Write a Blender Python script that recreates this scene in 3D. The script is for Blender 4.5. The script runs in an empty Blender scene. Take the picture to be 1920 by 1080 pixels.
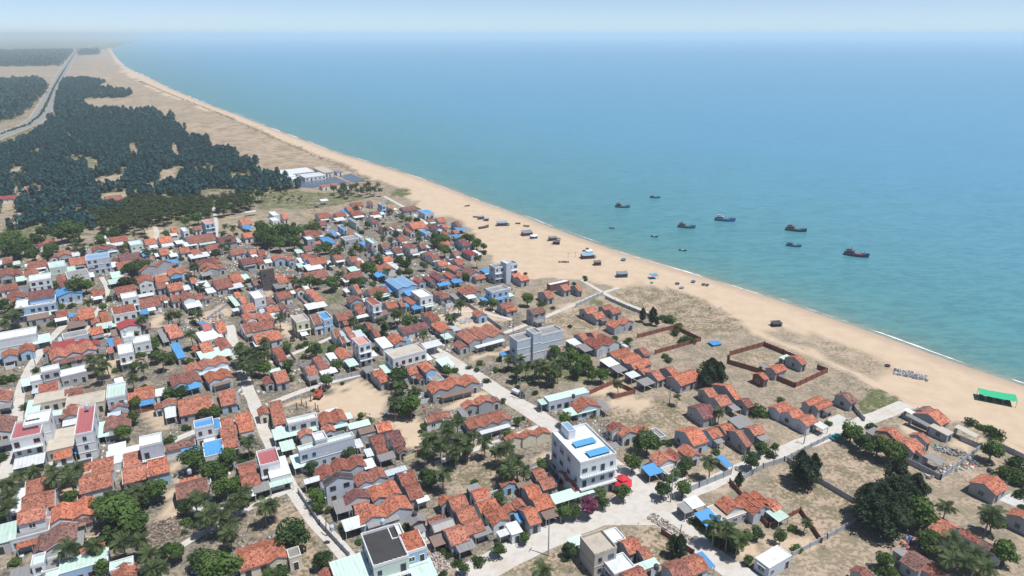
import bpy, math, random, re
import numpy as np
R = math.radians
random.seed(7)
rng = np.random.default_rng(7)
scene = bpy.context.scene
COL = scene.collection

# ------------------------------------------------------------------ camera
CAM_H = 120.0
FOC = 1280.0                      # focal length in pixels of the 1920 px wide photograph
PITCH = math.atan(475.0 / 1280.0)
cam_data = bpy.data.cameras.new("camera")
cam_data.sensor_width = 36.0
cam_data.lens = FOC / 1920.0 * 36.0
cam_data.clip_start = 1.0
cam_data.clip_end = 120000.0
cam = bpy.data.objects.new("camera", cam_data)
COL.objects.link(cam)
cam.location = (0, 0, CAM_H)
cam.rotation_euler = (math.pi / 2 - PITCH, 0, 0)
scene.camera = cam

# ------------------------------------------------------------------ sky, sun, exposure
SUN_EL, SUN_AZ = 68.0, -25.0      # azimuth: degrees counter-clockwise from +X
world = bpy.data.worlds.new("World")
scene.world = world
world.use_nodes = True
wn = world.node_tree
for n in list(wn.nodes):
    wn.nodes.remove(n)
sky = wn.nodes.new("ShaderNodeTexSky")
sky.sky_type = 'NISHITA'
sky.sun_disc = False
sky.sun_elevation = R(SUN_EL)
sky.sun_rotation = R(90.0 - SUN_AZ)
sky.air_density = 0.5
sky.dust_density = 0.8
sky.ozone_density = 0.4
sky.altitude = 1500
bg = wn.nodes.new("ShaderNodeBackground")
bg.inputs['Strength'].default_value = 0.12
wo = wn.nodes.new("ShaderNodeOutputWorld")
wn.links.new(sky.outputs[0], bg.inputs[0])
wn.links.new(bg.outputs[0], wo.inputs[0])
sun_data = bpy.data.lights.new("sun", 'SUN')
sun_data.energy = 4.7
sun_data.angle = R(0.53)
sun_data.color = (1.0, 0.965, 0.91)
sun = bpy.data.objects.new("sun", sun_data)
COL.objects.link(sun)
sun.location = (0, 0, 300)
sun.rotation_euler = (R(90 - SUN_EL), 0, R(SUN_AZ + 90))
scene.view_settings.view_transform = 'Standard'
scene.view_settings.look = 'None'
scene.view_settings.exposure = 0.2
scene.view_settings.gamma = 1.0
scene.cycles.max_bounces = 6
scene.cycles.diffuse_bounces = 3
scene.cycles.transparent_max_bounces = 6
scene.cycles.volume_bounces = 3

# ------------------------------------------------------------------ photograph pixel -> point of the place at height z
CP, SP = math.cos(PITCH), math.sin(PITCH)
def P(u, v, z=0.0):
    x = (u - 960) / FOC; y = -(v - 540) / FOC
    t = (z - CAM_H) / (-SP + y * CP)
    return (x * t, (CP + y * SP) * t)
def pix(x, y, z=0.0):
    dz = z - CAM_H
    f = y * CP - dz * SP; up = y * SP + dz * CP
    return (960 + FOC * x / f, 540 - FOC * up / f)

# ------------------------------------------------------------------ mesh and object helpers
class MB:
    def __init__(s):
        s.v = []; s.f = []; s.m = []
    def face(s, pts, m=0):
        i = len(s.v); s.v += [tuple(p) for p in pts]
        s.f.append(tuple(range(i, i + len(pts)))); s.m.append(m)
    def hexa(s, b, t, m=0):                      # bottom ring, top ring (counter-clockwise seen from above)
        n = len(b); i = len(s.v); s.v += [tuple(p) for p in b] + [tuple(p) for p in t]
        s.f.append(tuple(i + k for k in reversed(range(n)))); s.m.append(m)
        s.f.append(tuple(i + n + k for k in range(n))); s.m.append(m)
        for k in range(n):
            j = (k + 1) % n
            s.f.append((i + k, i + j, i + n + j, i + n + k)); s.m.append(m)
    def box(s, x0, x1, y0, y1, z0, z1, m=0):
        s.hexa([(x0, y0, z0), (x1, y0, z0), (x1, y1, z0), (x0, y1, z0)],
               [(x0, y0, z1), (x1, y0, z1), (x1, y1, z1), (x0, y1, z1)], m)
    def tube(s, pts, rad, n=6, m=0):
        rings = []
        for k, p in enumerate(pts):
            q = pts[min(k + 1, len(pts) - 1)]; o = pts[max(k - 1, 0)]
            d = np.array(q, float) - np.array(o, float); d /= (np.linalg.norm(d) + 1e-9)
            a = np.cross(d, (0.0, 0, 1) if abs(d[2]) < .9 else (1.0, 0, 0)); a /= np.linalg.norm(a); b = np.cross(d, a)
            i = len(s.v)
            for j in range(n):
                w = 2 * math.pi * j / n
                s.v.append(tuple(np.array(p) + rad[k] * (math.cos(w) * a + math.sin(w) * b)))
            rings.append(i)
        for a, b in zip(rings, rings[1:]):
            for j in range(n):
                s.f.append((a + j, a + (j + 1) % n, b + (j + 1) % n, b + j)); s.m.append(m)
        s.f.append(tuple(rings[0] + j for j in range(n))); s.m.append(m)
        s.f.append(tuple(rings[-1] + j for j in reversed(range(n)))); s.m.append(m)
    def mesh(s, name, mats):
        me = bpy.data.meshes.new(name)
        me.from_pydata(s.v, [], s.f)
        for mt in mats: me.materials.append(mt)
        if any(s.m): me.polygons.foreach_set('material_index', s.m)
        return me
    def build(s, name, mats, parent=None, color=None):
        if not isinstance(mats, (list, tuple)): mats = [mats]
        return link(name, s.mesh(name, mats), parent, color)

def link(name, me, parent=None, color=None):
    o = bpy.data.objects.new(name, me)
    COL.objects.link(o)
    if parent is not None: o.parent = parent
    if color is not None: o.color = (*color, 1.0)
    return o
def empty(name, loc, rz=0.0):
    o = bpy.data.objects.new(name, None); COL.objects.link(o)
    o.location = loc; o.rotation_euler = (0, 0, rz); o.empty_display_size = 0.5
    return o
def tag(o, label=None, cat=None, group=None, kind=None):
    if label: o['label'] = label
    if cat: o['category'] = cat
    if group: o['group'] = group
    if kind: o['kind'] = kind
    return o

def np_mesh(name, verts, quads, mats, smooth=False):
    me = bpy.data.meshes.new(name)
    nv, nq, k = len(verts), len(quads), quads.shape[1]
    me.vertices.add(nv); me.vertices.foreach_set('co', np.ascontiguousarray(verts, np.float32).ravel())
    me.loops.add(nq * k); me.loops.foreach_set('vertex_index', np.ascontiguousarray(quads, np.int32).ravel())
    me.polygons.add(nq)
    me.polygons.foreach_set('loop_start', np.arange(0, nq * k, k, dtype=np.int32))
    for m in mats: me.materials.append(m)
    if smooth: me.polygons.foreach_set('use_smooth', np.ones(nq, bool))
    me.update(calc_edges=True); me.validate()
    return me
def set_attr(me, name, rgba):
    a = me.attributes.new(name, 'FLOAT_COLOR', 'POINT')
    a.data.foreach_set('color', np.ascontiguousarray(rgba, np.float32).ravel())

# ------------------------------------------------------------------ materials
class NT:
    def __init__(s, name):
        s.mat = bpy.data.materials.new(name); s.mat.use_nodes = True
        s.t = s.mat.node_tree; s.t.nodes.clear()
        s.out = s.n('ShaderNodeOutputMaterial')
    def n(s, typ, **kw):
        nd = s.t.nodes.new(typ)
        for k, v in kw.items(): setattr(nd, k, v)
        return nd
    def put(s, sock, val):
        if isinstance(val, bpy.types.NodeSocket): s.t.links.new(val, sock)
        elif isinstance(val, (tuple, list)): sock.default_value = (*val, 1.0) if len(val) == 3 and sock.type == 'RGBA' else val
        else: sock.default_value = val
    def math(s, op, a, b=0.0, c=None):
        nd = s.n('ShaderNodeMath', operation=op); s.put(nd.inputs[0], a); s.put(nd.inputs[1], b)
        if c is not None: s.put(nd.inputs[2], c)
        return nd.outputs[0]
    def mix(s, f, a, b, mode='MIX'):
        nd = s.n('ShaderNodeMix', data_type='RGBA', blend_type=mode)
        s.put(nd.inputs[0], f); s.put(nd.inputs[6], a); s.put(nd.inputs[7], b)
        return nd.outputs[2]
    def noise(s, vec, scale, detail=4, rough=.55):
        nd = s.n('ShaderNodeTexNoise'); nd.inputs['Scale'].default_value = scale
        nd.inputs['Detail'].default_value = detail; nd.inputs['Roughness'].default_value = rough
        if vec is not None: s.put(nd.inputs['Vector'], vec)
        return nd.outputs[0]
    def ramp(s, f, lo, hi):
        nd = s.n('ShaderNodeMapRange'); nd.interpolation_type = 'SMOOTHSTEP'
        s.put(nd.inputs[0], f); nd.inputs[1].default_value = lo; nd.inputs[2].default_value = hi
        return nd.outputs[0]
    def vmul(s, vec, sc):
        nd = s.n('ShaderNodeMapping'); s.put(nd.inputs[0], vec); nd.inputs['Scale'].default_value = sc
        return nd.outputs[0]
    def obj_vec(s):                               # object coordinates shifted by the object's own random number
        tc = s.n('ShaderNodeTexCoord'); oi = s.n('ShaderNodeObjectInfo')
        m = s.math('MULTIPLY', oi.outputs['Random'], 137.0)
        cb = s.n('ShaderNodeCombineXYZ'); s.put(cb.inputs[0], m); s.put(cb.inputs[1], m); s.put(cb.inputs[2], m)
        ad = s.n('ShaderNodeVectorMath', operation='ADD'); s.put(ad.inputs[0], tc.outputs['Object']); s.put(ad.inputs[1], cb.outputs[0])
        return ad.outputs[0], tc.outputs['Object'], oi
    def surf(s, color, rough=.8, bump=None, bdist=.05, bstr=.6, spec=.3, trans=None, metal=0.0):
        b = s.n('ShaderNodeBsdfPrincipled'); s.put(b.inputs['Base Color'], color); s.put(b.inputs['Roughness'], rough)
        b.inputs['Specular IOR Level'].default_value = spec; b.inputs['Metallic'].default_value = metal
        if bump is not None:
            bn = s.n('ShaderNodeBump'); bn.inputs['Distance'].default_value = bdist; bn.inputs['Strength'].default_value = bstr
            s.put(bn.inputs['Height'], bump); s.put(b.inputs['Normal'], bn.outputs[0])
        o = b.outputs[0]
        if trans is not None:
            tr = s.n('ShaderNodeBsdfTranslucent'); s.put(tr.inputs[0], trans)
            mx = s.n('ShaderNodeMixShader'); mx.inputs[0].default_value = .3
            s.put(mx.inputs[1], o); s.put(mx.inputs[2], tr.outputs[0]); o = mx.outputs[0]
        s.put(s.out.inputs[0], o)
        return s.mat

def mat_tile():
    s = NT('roof_tile'); v, ov, oi = s.obj_vec()
    vor = s.n('ShaderNodeTexVoronoi'); s.put(vor.inputs['Vector'], s.vmul(v, (2.6, 2.6, 2.6))); vor.inputs['Scale'].default_value = 1.0
    sep = s.n('ShaderNodeSeparateColor'); s.put(sep.inputs[0], vor.outputs['Color'])
    big = s.noise(v, .35, 5, .65); mid = s.noise(v, 1.6, 3)
    c = oi.outputs['Color']
    dk = s.mix(1.0, c, (.34, .32, .34), 'MULTIPLY')
    lt = s.mix(1.0, c, (1.3, 1.38, 1.45), 'MULTIPLY')
    col = s.mix(s.ramp(sep.outputs[0], .45, .95), c, lt)
    col = s.mix(s.math('MULTIPLY', s.ramp(sep.outputs[1], .62, .88), .9), col, dk)
    col = s.mix(s.math('MULTIPLY', s.ramp(big, .42, .72), .6), col, s.mix(1.0, c, (.52, .60, .68), 'MULTIPLY'))
    col = s.mix(s.math('MULTIPLY', s.ramp(mid, .55, .8), .3), col, (.16, .12, .10))
    w = s.n('ShaderNodeTexWave'); w.bands_direction = 'X'; s.put(w.inputs[0], ov); w.inputs['Scale'].default_value = .95
    w2 = s.n('ShaderNodeTexWave'); w2.bands_direction = 'Y'; s.put(w2.inputs[0], ov); w2.inputs['Scale'].default_value = .7
    h = s.math('ADD', s.math('ADD', w.outputs[1], w2.outputs[1]), s.math('MULTIPLY', sep.outputs[2], 1.2))
    return s.surf(col, .85, h, .05, .7, .2)
def mat_wall():
    s = NT('painted_wall'); v, ov, oi = s.obj_vec(); c = oi.outputs['Color']
    a = s.noise(v, .5, 5, .6); st = s.noise(s.vmul(v, (2.2, 2.2, .22)), 1.0, 4, .6)
    fine = s.noise(v, 4.0, 3)
    col = s.mix(s.math('MULTIPLY', s.ramp(a, .45, .75), .3), c, s.mix(1.0, c, (.55, .55, .55), 'MULTIPLY'))
    col = s.mix(s.math('MULTIPLY', s.ramp(st, .56, .76), .45), col, s.mix(1.0, c, (.42, .41, .40), 'MULTIPLY'))
    col = s.mix(s.math('MULTIPLY', s.ramp(fine, .5, .8), .15), col, s.mix(1.0, c, (.6, .6, .6), 'MULTIPLY'))
    return s.surf(col, .85, fine, .02, .4, .2)
def mat_sheet():
    s = NT('corrugated_sheet'); v, ov, oi = s.obj_vec(); c = oi.outputs['Color']
    w = s.n('ShaderNodeTexWave'); w.bands_direction = 'X'; s.put(w.inputs[0], ov); w.inputs['Scale'].default_value = .32
    st = s.noise(s.vmul(v, (1.4, .25, 1)), 1.0, 4, .6); a = s.noise(v, .6, 4, .6)
    col = s.mix(s.math('MULTIPLY', s.ramp(w.outputs[1], .7, 1.0), .22), c, s.mix(1.0, c, (.5, .5, .5), 'MULTIPLY'))
    col = s.mix(s.math('MULTIPLY', s.ramp(st, .52, .75), .40), col, s.mix(1.0, c, (.5, .46, .42), 'MULTIPLY'))
    col = s.mix(s.math('MULTIPLY', s.ramp(a, .55, .8), .35), col, s.mix(1.0, c, (.6, .57, .54), 'MULTIPLY'))
    return s.surf(col, .5, w.outputs[1], .04, .6, .4)
def mat_slab():
    s = NT('roof_slab'); v, ov, oi = s.obj_vec(); c = oi.outputs['Color']
    a = s.noise(v, .35, 6, .65); b = s.noise(v, 2.0, 4)
    col = s.mix(s.math('MULTIPLY', s.ramp(a, .42, .72), .5), c, s.mix(1.0, c, (.55, .54, .52), 'MULTIPLY'))
    col = s.mix(s.math('MULTIPLY', s.ramp(b, .5, .8), .25), col, s.mix(1.0, c, (.5, .5, .5), 'MULTIPLY'))
    return s.surf(col, .8, b, .03, .4, .25)
def mat_plain(name, col, rough=.7, spec=.3, metal=0, var=.35, scale=3.0):
    s = NT(name); v, ov, oi = s.obj_vec(); a = s.noise(v, scale, 4)
    c = s.mix(s.math('MULTIPLY', s.ramp(a, .4, .75), var), col, tuple(x * .5 for x in col))
    return s.surf(c, rough, None, spec=spec, metal=metal)
def mat_objcol(name, rough=.5, spec=.4, scale=1.5):
    s = NT(name); v, ov, oi = s.obj_vec(); a = s.noise(v, scale, 4); c = oi.outputs['Color']
    col = s.mix(s.math('MULTIPLY', s.ramp(a, .45, .75), .35), c, s.mix(1.0, c, (.55, .53, .5), 'MULTIPLY'))
    return s.surf(col, rough, None, spec=spec)
def mat_leaf(name, dark, light, yellow=None):
    s = NT(name); g = s.n('ShaderNodeNewGeometry'); oi = s.n('ShaderNodeObjectInfo')
    r1 = g.outputs['Random Per Island']
    c = s.mix(r1, dark, light)
    c = s.mix(s.math('MULTIPLY', oi.outputs['Random'], .45), c, yellow or tuple(x * 1.5 for x in light))
    return s.surf(c, .65, None, spec=.25, trans=s.mix(1.0, c, (1.1, 1.2, .6), 'MULTIPLY'))
def mat_glass():
    s = NT('window_pane'); oi = s.n('ShaderNodeObjectInfo')
    c = s.mix(oi.outputs['Random'], (.015, .017, .02), (.07, .08, .09))
    return s.surf(c, .12, None, spec=.5)

M_TILE, M_WALL, M_SHEET, M_SLAB, M_PANE = mat_tile(), mat_wall(), mat_sheet(), mat_slab(), mat_glass()
M_FRAME = mat_objcol('window_frame_paint', .5)
M_PAINT = mat_objcol('boat_and_car_paint', .35, .5)
M_CLOTH = mat_objcol('tarp_cloth', .7, .2, 2.5)
M_METAL = mat_plain('grey_steel', (.30, .31, .32), .45, .5, .3)
M_DARK = mat_plain('dark_timber', (.05, .045, .045), .8)
M_WOOD = mat_plain('weathered_timber', (.17, .13, .10), .85)
M_CEMENT = mat_plain('bare_cement', (.33, .33, .33), .9, .2, 0, .5, 1.2)
M_BARK = mat_plain('tree_bark', (.14, .115, .09), .9)
M_PALMBARK = mat_plain('palm_bark', (.25, .21, .17), .9)
M_RUBBER = mat_plain('black_rubber', (.02, .02, .02), .8)
M_LEAF = mat_leaf('broad_leaves', (.030, .060, .016), (.10, .165, .042))
M_LEAF2 = mat_leaf('dark_leaves', (.018, .040, .015), (.06, .105, .032))
M_PALM = mat_leaf('palm_leaves', (.012, .028, .010), (.115, .165, .065), (.12, .15, .06))
M_CASU = mat_leaf('casuarina_needles', (.012, .028, .016), (.052, .090, .042), (.06, .09, .045))
M_WOODS = mat_leaf('haze_tinted_needles', (.012, .048, .056), (.044, .122, .136), (.05, .118, .118))  # needles of the distant woods, blue of the haze put into their colour
M_FLOWER = mat_leaf('magenta_flowers', (.09, .03, .05), (.30, .05, .16), (.1, .1, .04))
M_YELLOW = mat_leaf('yellow_leaves', (.10, .11, .02), (.24, .22, .04))

ROOFC = {'o': (.42, .143, .083), 'O': (.49, .162, .092), 'd': (.31, .108, .075), 'w': (.25, .12, .095), 'm': (.20, .082, .078),
         'k': (.075, .06, .065), 'R': (.33, .06, .06), 'i': (.52, .27, .24),
         'g': (.50, .66, .60), 'b': (.085, .29, .58), 's': (.25, .25, .255), 'W': (.64, .68, .70), 'u': (.24, .17, .14),
         'r': (.40, .13, .14), 'n': (.46, .42, .36), 'B': (.21, .36, .55), 'K': (.055, .055, .057), 'l': (.45, .53, .60), 'p': (.52, .66, .60)}
WALLC = {'g': (.355, .38, .42), 'w': (.66, .69, .71), 'b': (.33, .50, .68), 'l': (.50, .56, .64), 'y': (.68, .62, .38), 'p': (.50, .64, .57),
         'k': (.225, .095, .075), 'c': (.64, .60, .50), 'i': (.62, .42, .40), 's': (.42, .43, .46), 'n': (.44, .41, .36), 'd': (.12, .10, .10)}
# ------------------------------------------------------------------ things: registry and labels
THINGS = []
def reg(root, u, v, desc, cat, group, label=None, phrase=None, noun=None):
    THINGS.append(dict(o=root, u=u, v=v, desc=desc, label=label, phrase=phrase, noun=noun))
    tag(root, None, cat, group)
    return root
ORD = ['', 'second', 'third', 'fourth', 'fifth', 'sixth', 'seventh', 'eighth', 'ninth', 'tenth', 'eleventh', 'twelfth']
def finish_labels():
    marks = [t for t in THINGS if t['phrase']]
    used = set()
    for t in THINGS:
        if t['label']:
            t['o']['label'] = t['label']; used.add(t['label'])
    todo = sorted([t for t in THINGS if not t['label']], key=lambda t: -t['v'])
    def rel(t, m):
        s = 1.0 + 0.0 * m['v']
        dx, dy = t['u'] - m['u'], (t['v'] - m['v']) * 1.6
        if abs(dx) > abs(dy):
            return 'seaward of' if dx > 0 else 'inland of'
        return 'just behind' if dy < 0 else 'just in front of'
    counts = {}
    pend = []
    for t in todo:
        ms = sorted([m for m in marks if m is not t], key=lambda m: (t['u'] - m['u']) ** 2 + (1.6 * (t['v'] - m['v'])) ** 2)[:5]
        t['cands'] = []
        for m in ms:
            r = rel(t, m); d = math.hypot(t['u'] - m['u'], 1.6 * (t['v'] - m['v']))
            t['cands'].append((f"{t['desc']} {r} {m['phrase']}", d))
    # the closest of one description to a landmark carries it plainly, the next ones count outwards from it
    for k in range(3):
        by = {}
        for t in todo:
            if t['label']: continue
            by.setdefault(t['cands'][k][0], []).append(t)
        for lab, ts in by.items():
            ts.sort(key=lambda t: t['cands'][k][1])
            if lab not in used:
                ts[0]['label'] = lab; used.add(lab)
    for t in todo:
        if t['label']: continue
        for n in range(1, 12):
            lab = f"{ORD[n]} {t['cands'][0][0]}"
            if lab not in used:
                t['label'] = lab; used.add(lab); break
    for t in todo:
        if t['label'] and len(t['label'].replace('-', ' ').split()) > 16:
            for w_ in ('small ', 'long ', 'tiled ', 'weathered ', 'stone ', 'single-storey ', 'bright '):
                if len(t['label'].split()) > 15: t['label'] = t['label'].replace(w_, '', 1)
        if t['label']: t['o']['label'] = t['label']
        else: t['o']['label'] = t['cands'][0][0]

# ------------------------------------------------------------------ windows and doors
def unit_frame():
    m = MB(); e = .09
    m.box(-.5, -.5 + e, -.10, .02, 0, 1); m.box(.5 - e, .5, -.10, .02, 0, 1)
    m.box(-.5 + e, .5 - e, -.10, .02, 0, e); m.box(-.5 + e, .5 - e, -.10, .02, 1 - e, 1)
    m.box(-.03, .03, -.08, .02, e, 1 - e)
    return m
_f = unit_frame(); ME_FRAME = _f.mesh('window_frame', [M_FRAME])
_p = MB(); _p.box(-.41, .41, -.045, .015, .09, .91); ME_PANE = _p.mesh('window_pane', [M_PANE])
_w = unit_frame(); _w.box(-.41, .41, -.045, .015, .09, .91, 1); ME_WIN = _w.mesh('window', [M_FRAME, M_PANE])
_d = MB(); _d.box(-.5, -.42, -.10, .02, 0, 1); _d.box(.42, .5, -.10, .02, 0, 1); _d.box(-.42, .42, -.10, .02, .95, 1); _d.box(-.42, .42, -.04, .015, 0, .95, 1)
ME_DOOR = _d.mesh('door', [M_FRAME, M_DARK])
_s = MB(); _s.box(-.6, .6, -.38, .02, 0, .07); ME_SHADE = _s.mesh('window_hood', [M_WALL])
FACE = {'f': (0, 0.0), 'r': (1, math.pi / 2), 'k': (2, math.pi), 'l': (3, -math.pi / 2)}
FRAMEC = [(.75, .75, .74), (.10, .16, .24), (.22, .08, .05), (.45, .47, .48), (.16, .28, .38), (.12, .10, .09)]
def opening(root, kind, x, y, z, rot, w, h, near, col, hood=False, wallc=None):
    if kind == 'door':
        o = link('door', ME_DOOR, root, col)
    elif near:
        o = link('window', ME_FRAME, root, col)
        link('pane', ME_PANE, o)
    else:
        o = link('window', ME_WIN, root, col)
    o.location = (x, y, z); o.rotation_euler = (0, 0, rot); o.scale = (w, 1, h)
    if hood:
        s = link('window_hood', ME_SHADE, root, wallc); s.location = (x, y, z + h + .12); s.rotation_euler = (0, 0, rot); s.scale = (w, 1, 1)
def facade(root, side, cx, cy, a, b, z0, hf, rnd, near, col, door, dens=3.0, hood=False, wallc=None, maxn=6):
    """openings along one side of the box a x b centred at cx, cy"""
    ln = a if side in 'fk' else b
    rot = FACE[side][1]
    n = max(1, min(maxn, int(ln / dens)))
    dk = rnd.randrange(n) if door else -1
    for i in range(n):
        q = (i + .5) / n * ln - ln / 2
        if side == 'f': x, y = cx + q, cy - b / 2
        elif side == 'k': x, y = cx - q, cy + b / 2
        elif side == 'r': x, y = cx + a / 2, cy + q
        else: x, y = cx - a / 2, cy - q
        if i == dk: opening(root, 'door', x, y, z0 + .03, rot, min(1.3, ln / n * .7), min(2.3, hf - .5), near, col)
        elif rnd.random() < .86: opening(root, 'window', x, y, z0 + .95, rot, min(rnd.choice([1.3, 1.6, 2.0] if hood else [1.0, 1.3, 1.6]), ln / n * .72), min(1.6 if hood else 1.4, hf - 1.3), near, col, hood, wallc)

# ------------------------------------------------------------------ building blocks (all in the thing's own frame: x along A, y along B)
def gable_block(root, cx, cy, a, b, h, axis, n, rc, wc, rnd, dist, z0=0.0, sheet=False, white=False):
    ax = axis == 'a'
    Lx, Ly = (a, b) if ax else (b, a)
    tr = (lambda x, y, z: (cx + x, cy + y, z)) if ax else (lambda x, y, z: (cx - y, cy + x, z))
    g = Ly / n
    wall, roof, verge = MB(), MB(), (MB(), MB())
    for i in range(n):
        y0, y1 = -Ly / 2 + i * g, -Ly / 2 + (i + 1) * g
        j0, j1 = (rnd.uniform(-.45, .45), rnd.uniform(-.45, .45)) if n > 1 else (0, 0)
        x0, x1 = -Lx / 2 + j0, Lx / 2 + j1
        hh = h + (rnd.uniform(-.25, .3) if n > 1 else 0)
        rise = max(.8, min(2.6, g / 2 * (.26 if sheet else .46)))
        ym = (y0 + y1) / 2 + rnd.uniform(-.04, .04) * g
        e0, e1 = (.32 if i == 0 else -.002), (.32 if i == n - 1 else -.002)
        wy0, wy1 = y0 + (.1 if i == 0 else .003), y1 - (.1 if i == n - 1 else .003)
        wx0, wx1 = x0 + .22, x1 - .22
        s0, s1 = rise / (ym - y0), rise / (y1 - ym)
        ring = lambda x: [tr(x, wy0, z0), tr(x, wy1, z0), tr(x, wy1, hh + (wy1 - y1) * -s1 - .02), tr(x, ym, hh + rise - .02), tr(x, wy0, hh + (wy0 - y0) * s0 - .02)]
        A_, B_ = ring(wx0), ring(wx1)
        k = len(wall.v); wall.v += A_ + B_
        fs = [(0, 1, 2, 3, 4), (9, 8, 7, 6, 5)] + [(p, p + 5, (p + 1) % 5 + 5, (p + 1) % 5) for p in range(5)]
        for f_ in fs: wall.f.append(tuple(k + q for q in f_)); wall.m.append(0)
        for (ye, yr, s_, e) in ((y0, ym, s0, e0), (y1, ym, s1, e1)):
            d_ = -1 if ye < yr else 1
            yo = ye + d_ * e; ze = hh - max(e, 0) * s_
            t = .11
            bot = [tr(x0, yo, ze), tr(x1, yo, ze), tr(x1, yr, hh + rise), tr(x0, yr, hh + rise)]
            top = [(p[0], p[1], p[2] + t) for p in bot]
            if (d_ > 0): bot.reverse(); top.reverse()
            roof.hexa(bot, top)
            if dist < 330:
                for xi, xx in enumerate((x0, x1 - .16)):
                    q = [tr(xx, yo, ze + t), tr(xx + .16, yo, ze + t), tr(xx + .16, yr, hh + rise + t), tr(xx, yr, hh + rise + t)]
                    p2 = [(p[0], p[1], p[2] + .05) for p in q]
                    if d_ > 0: q.reverse(); p2.reverse()
                    verge[xi].hexa(q, p2)
        rt = hh + rise + .10
        roof.hexa([tr(x0, ym - .14, rt - .06), tr(x1, ym - .14, rt - .06), tr(x1, ym + .14, rt - .06), tr(x0, ym + .14, rt - .06)],
                  [tr(x0, ym - .05, rt + .07), tr(x1, ym - .05, rt + .07), tr(x1, ym + .05, rt + .07), tr(x0, ym + .05, rt + .07)])
    wall.build('wall', M_WALL, root, WALLC[wc])
    c = ROOFC[rc]; v = rnd.uniform(.82, 1.14); g_ = rnd.uniform(.02, .22) if not sheet else 0; av = sum(c) / 3
    roof.build('roof', M_SHEET if sheet else M_TILE, root, tuple((q * (1 - g_) + av * g_) * v for q in c))
    if verge[0].v and (white and rnd.random() < .4 or not white):
        for vm in verge: vm.build('roof_edging', M_WALL, root, (.50, .50, .49) if white else (.27, .17, .14))
    near = dist < 290
    fc = rnd.choice(FRAMEC)
    sa, sb = a - .44 if ax else a - .2, b - .2 if ax else b - .44
    lv = 2 if h - z0 > 5.2 else 1
    hf = (h - z0) / lv
    for q in range(lv):
        zz = z0 + q * hf
        facade(root, 'f', cx, cy, sa, sb, zz, hf, rnd, near, fc, q == 0)
        facade(root, 'l', cx, cy, sa, sb, zz, hf, rnd, near, fc, False, 3.6, maxn=4 if near else 2)
        if dist < 420: facade(root, 'r', cx, cy, sa, sb, zz, hf, rnd, False, fc, False, 4.5, maxn=2)

def flat_block(root, cx, cy, a, b, h, fl, rc, wc, rnd, dist, opts):
    x0, x1, y0, y1 = cx - a / 2, cx + a / 2, cy - b / 2, cy + b / 2
    ph = .75 if fl > 1 else .45
    if 'T' in opts: ph = .18
    zt = h - ph
    w = MB(); w.box(x0, x1, y0, y1, 0, zt)
    w.build('wall', M_WALL, root, WALLC[wc])
    p = MB(); t = .16
    p.box(x0 - .06, x1 + .06, y0 - .06, y0 + t, zt, h); p.box(x0 - .06, x1 + .06, y1 - t, y1 + .06, zt, h)
    p.box(x0 - .06, x0 + t, y0 + t, y1 - t, zt, h); p.box(x1 - t, x1 + .06, y0 + t, y1 - t, zt, h)
    pc = WALLC['w'] if wc in 'wblyps' and 'G' not in opts else WALLC[wc]
    if dist < 300 and fl > 1 and 'T' not in opts:        # saw-tooth coping blocks seen on the parapets
        q = x0 + .3
        while q < x1 - .3: p.box(q, q + .35, y0 - .05, y0 + t - .01, h, h + .14); q += 1.05
    p.build('parapet', M_WALL, root, pc)
    r = MB()
    if rc in 'odOwmR':
        r.hexa([(x0 + t, y0 + t, zt + .02), (x1 - t, y0 + t, zt + .02), (x1 - t, y1 - t, zt + .02), (x0 + t, y1 - t, zt + .02)],
               [(x0 + t, y0 + t, zt + .08), (x1 - t, y0 + t, zt + .08), (x1 - t, y1 - t, h + .3), (x0 + t, y1 - t, h + .3)])
    else:
        r.box(x0 + t, x1 - t, y0 + t, y1 - t, zt + .01, zt + .07)
    mt = M_TILE if rc in 'odOwmR' else (M_SHEET if rc in 'gbruB' else M_SLAB)
    c = ROOFC[rc]; v = rnd.uniform(.9, 1.1)
    r.build('roof', mt, root, tuple(x * v for x in c))
    near = dist < 290
    hf = zt / fl
    if fl > 1:
        cb = MB()
        for k in range(1, fl):
            z = k * hf
            cb.box(x0 - .1, x1 + .1, y0 - .1, y0 - .003, z - .12, z + .12); cb.box(x0 - .1, x0 - .003, y0 - .003, y1 + .1, z - .12, z + .12)
        cb.build('cornice', M_WALL, root, pc)
    fc = rnd.choice(FRAMEC)
    for k in range(fl):
        z = k * hf
        if 'N' not in opts: facade(root, 'l', cx, cy, a, b, z, hf, rnd, near, fc, False, 3.4, near, pc, 4 if near else 2)
        if 'X' not in opts: facade(root, 'f', cx, cy, a, b, z, hf, rnd, near, fc, k == 0 or 'y' in opts, 2.4, False, pc)
        if dist < 420: facade(root, 'r', cx, cy, a, b, z, hf, rnd, False, fc, False, 4.0, False, pc, 2)
        if k > 0 and 'y' in opts:
            m = MB(); m.box(x0 - .05, x1 + .05, y0 - 1.15, y0 - .103, z - .1, z + .08)
            bal = m.build('balcony', M_WALL, root, pc)
            m = MB()
            m.box(x0 - .05, x1 + .05, y0 - 1.15, y0 - 1.08, z + .85, z + .95)
            q = x0
            while q < x1: m.box(q, q + .07, y0 - 1.14, y0 - 1.09, z + .08, z + .85); q += .55
            m.build('railing', M_FRAME, bal, rnd.choice([(.75, .75, .75), (.1, .2, .3), (.05, .05, .05)]))

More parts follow.
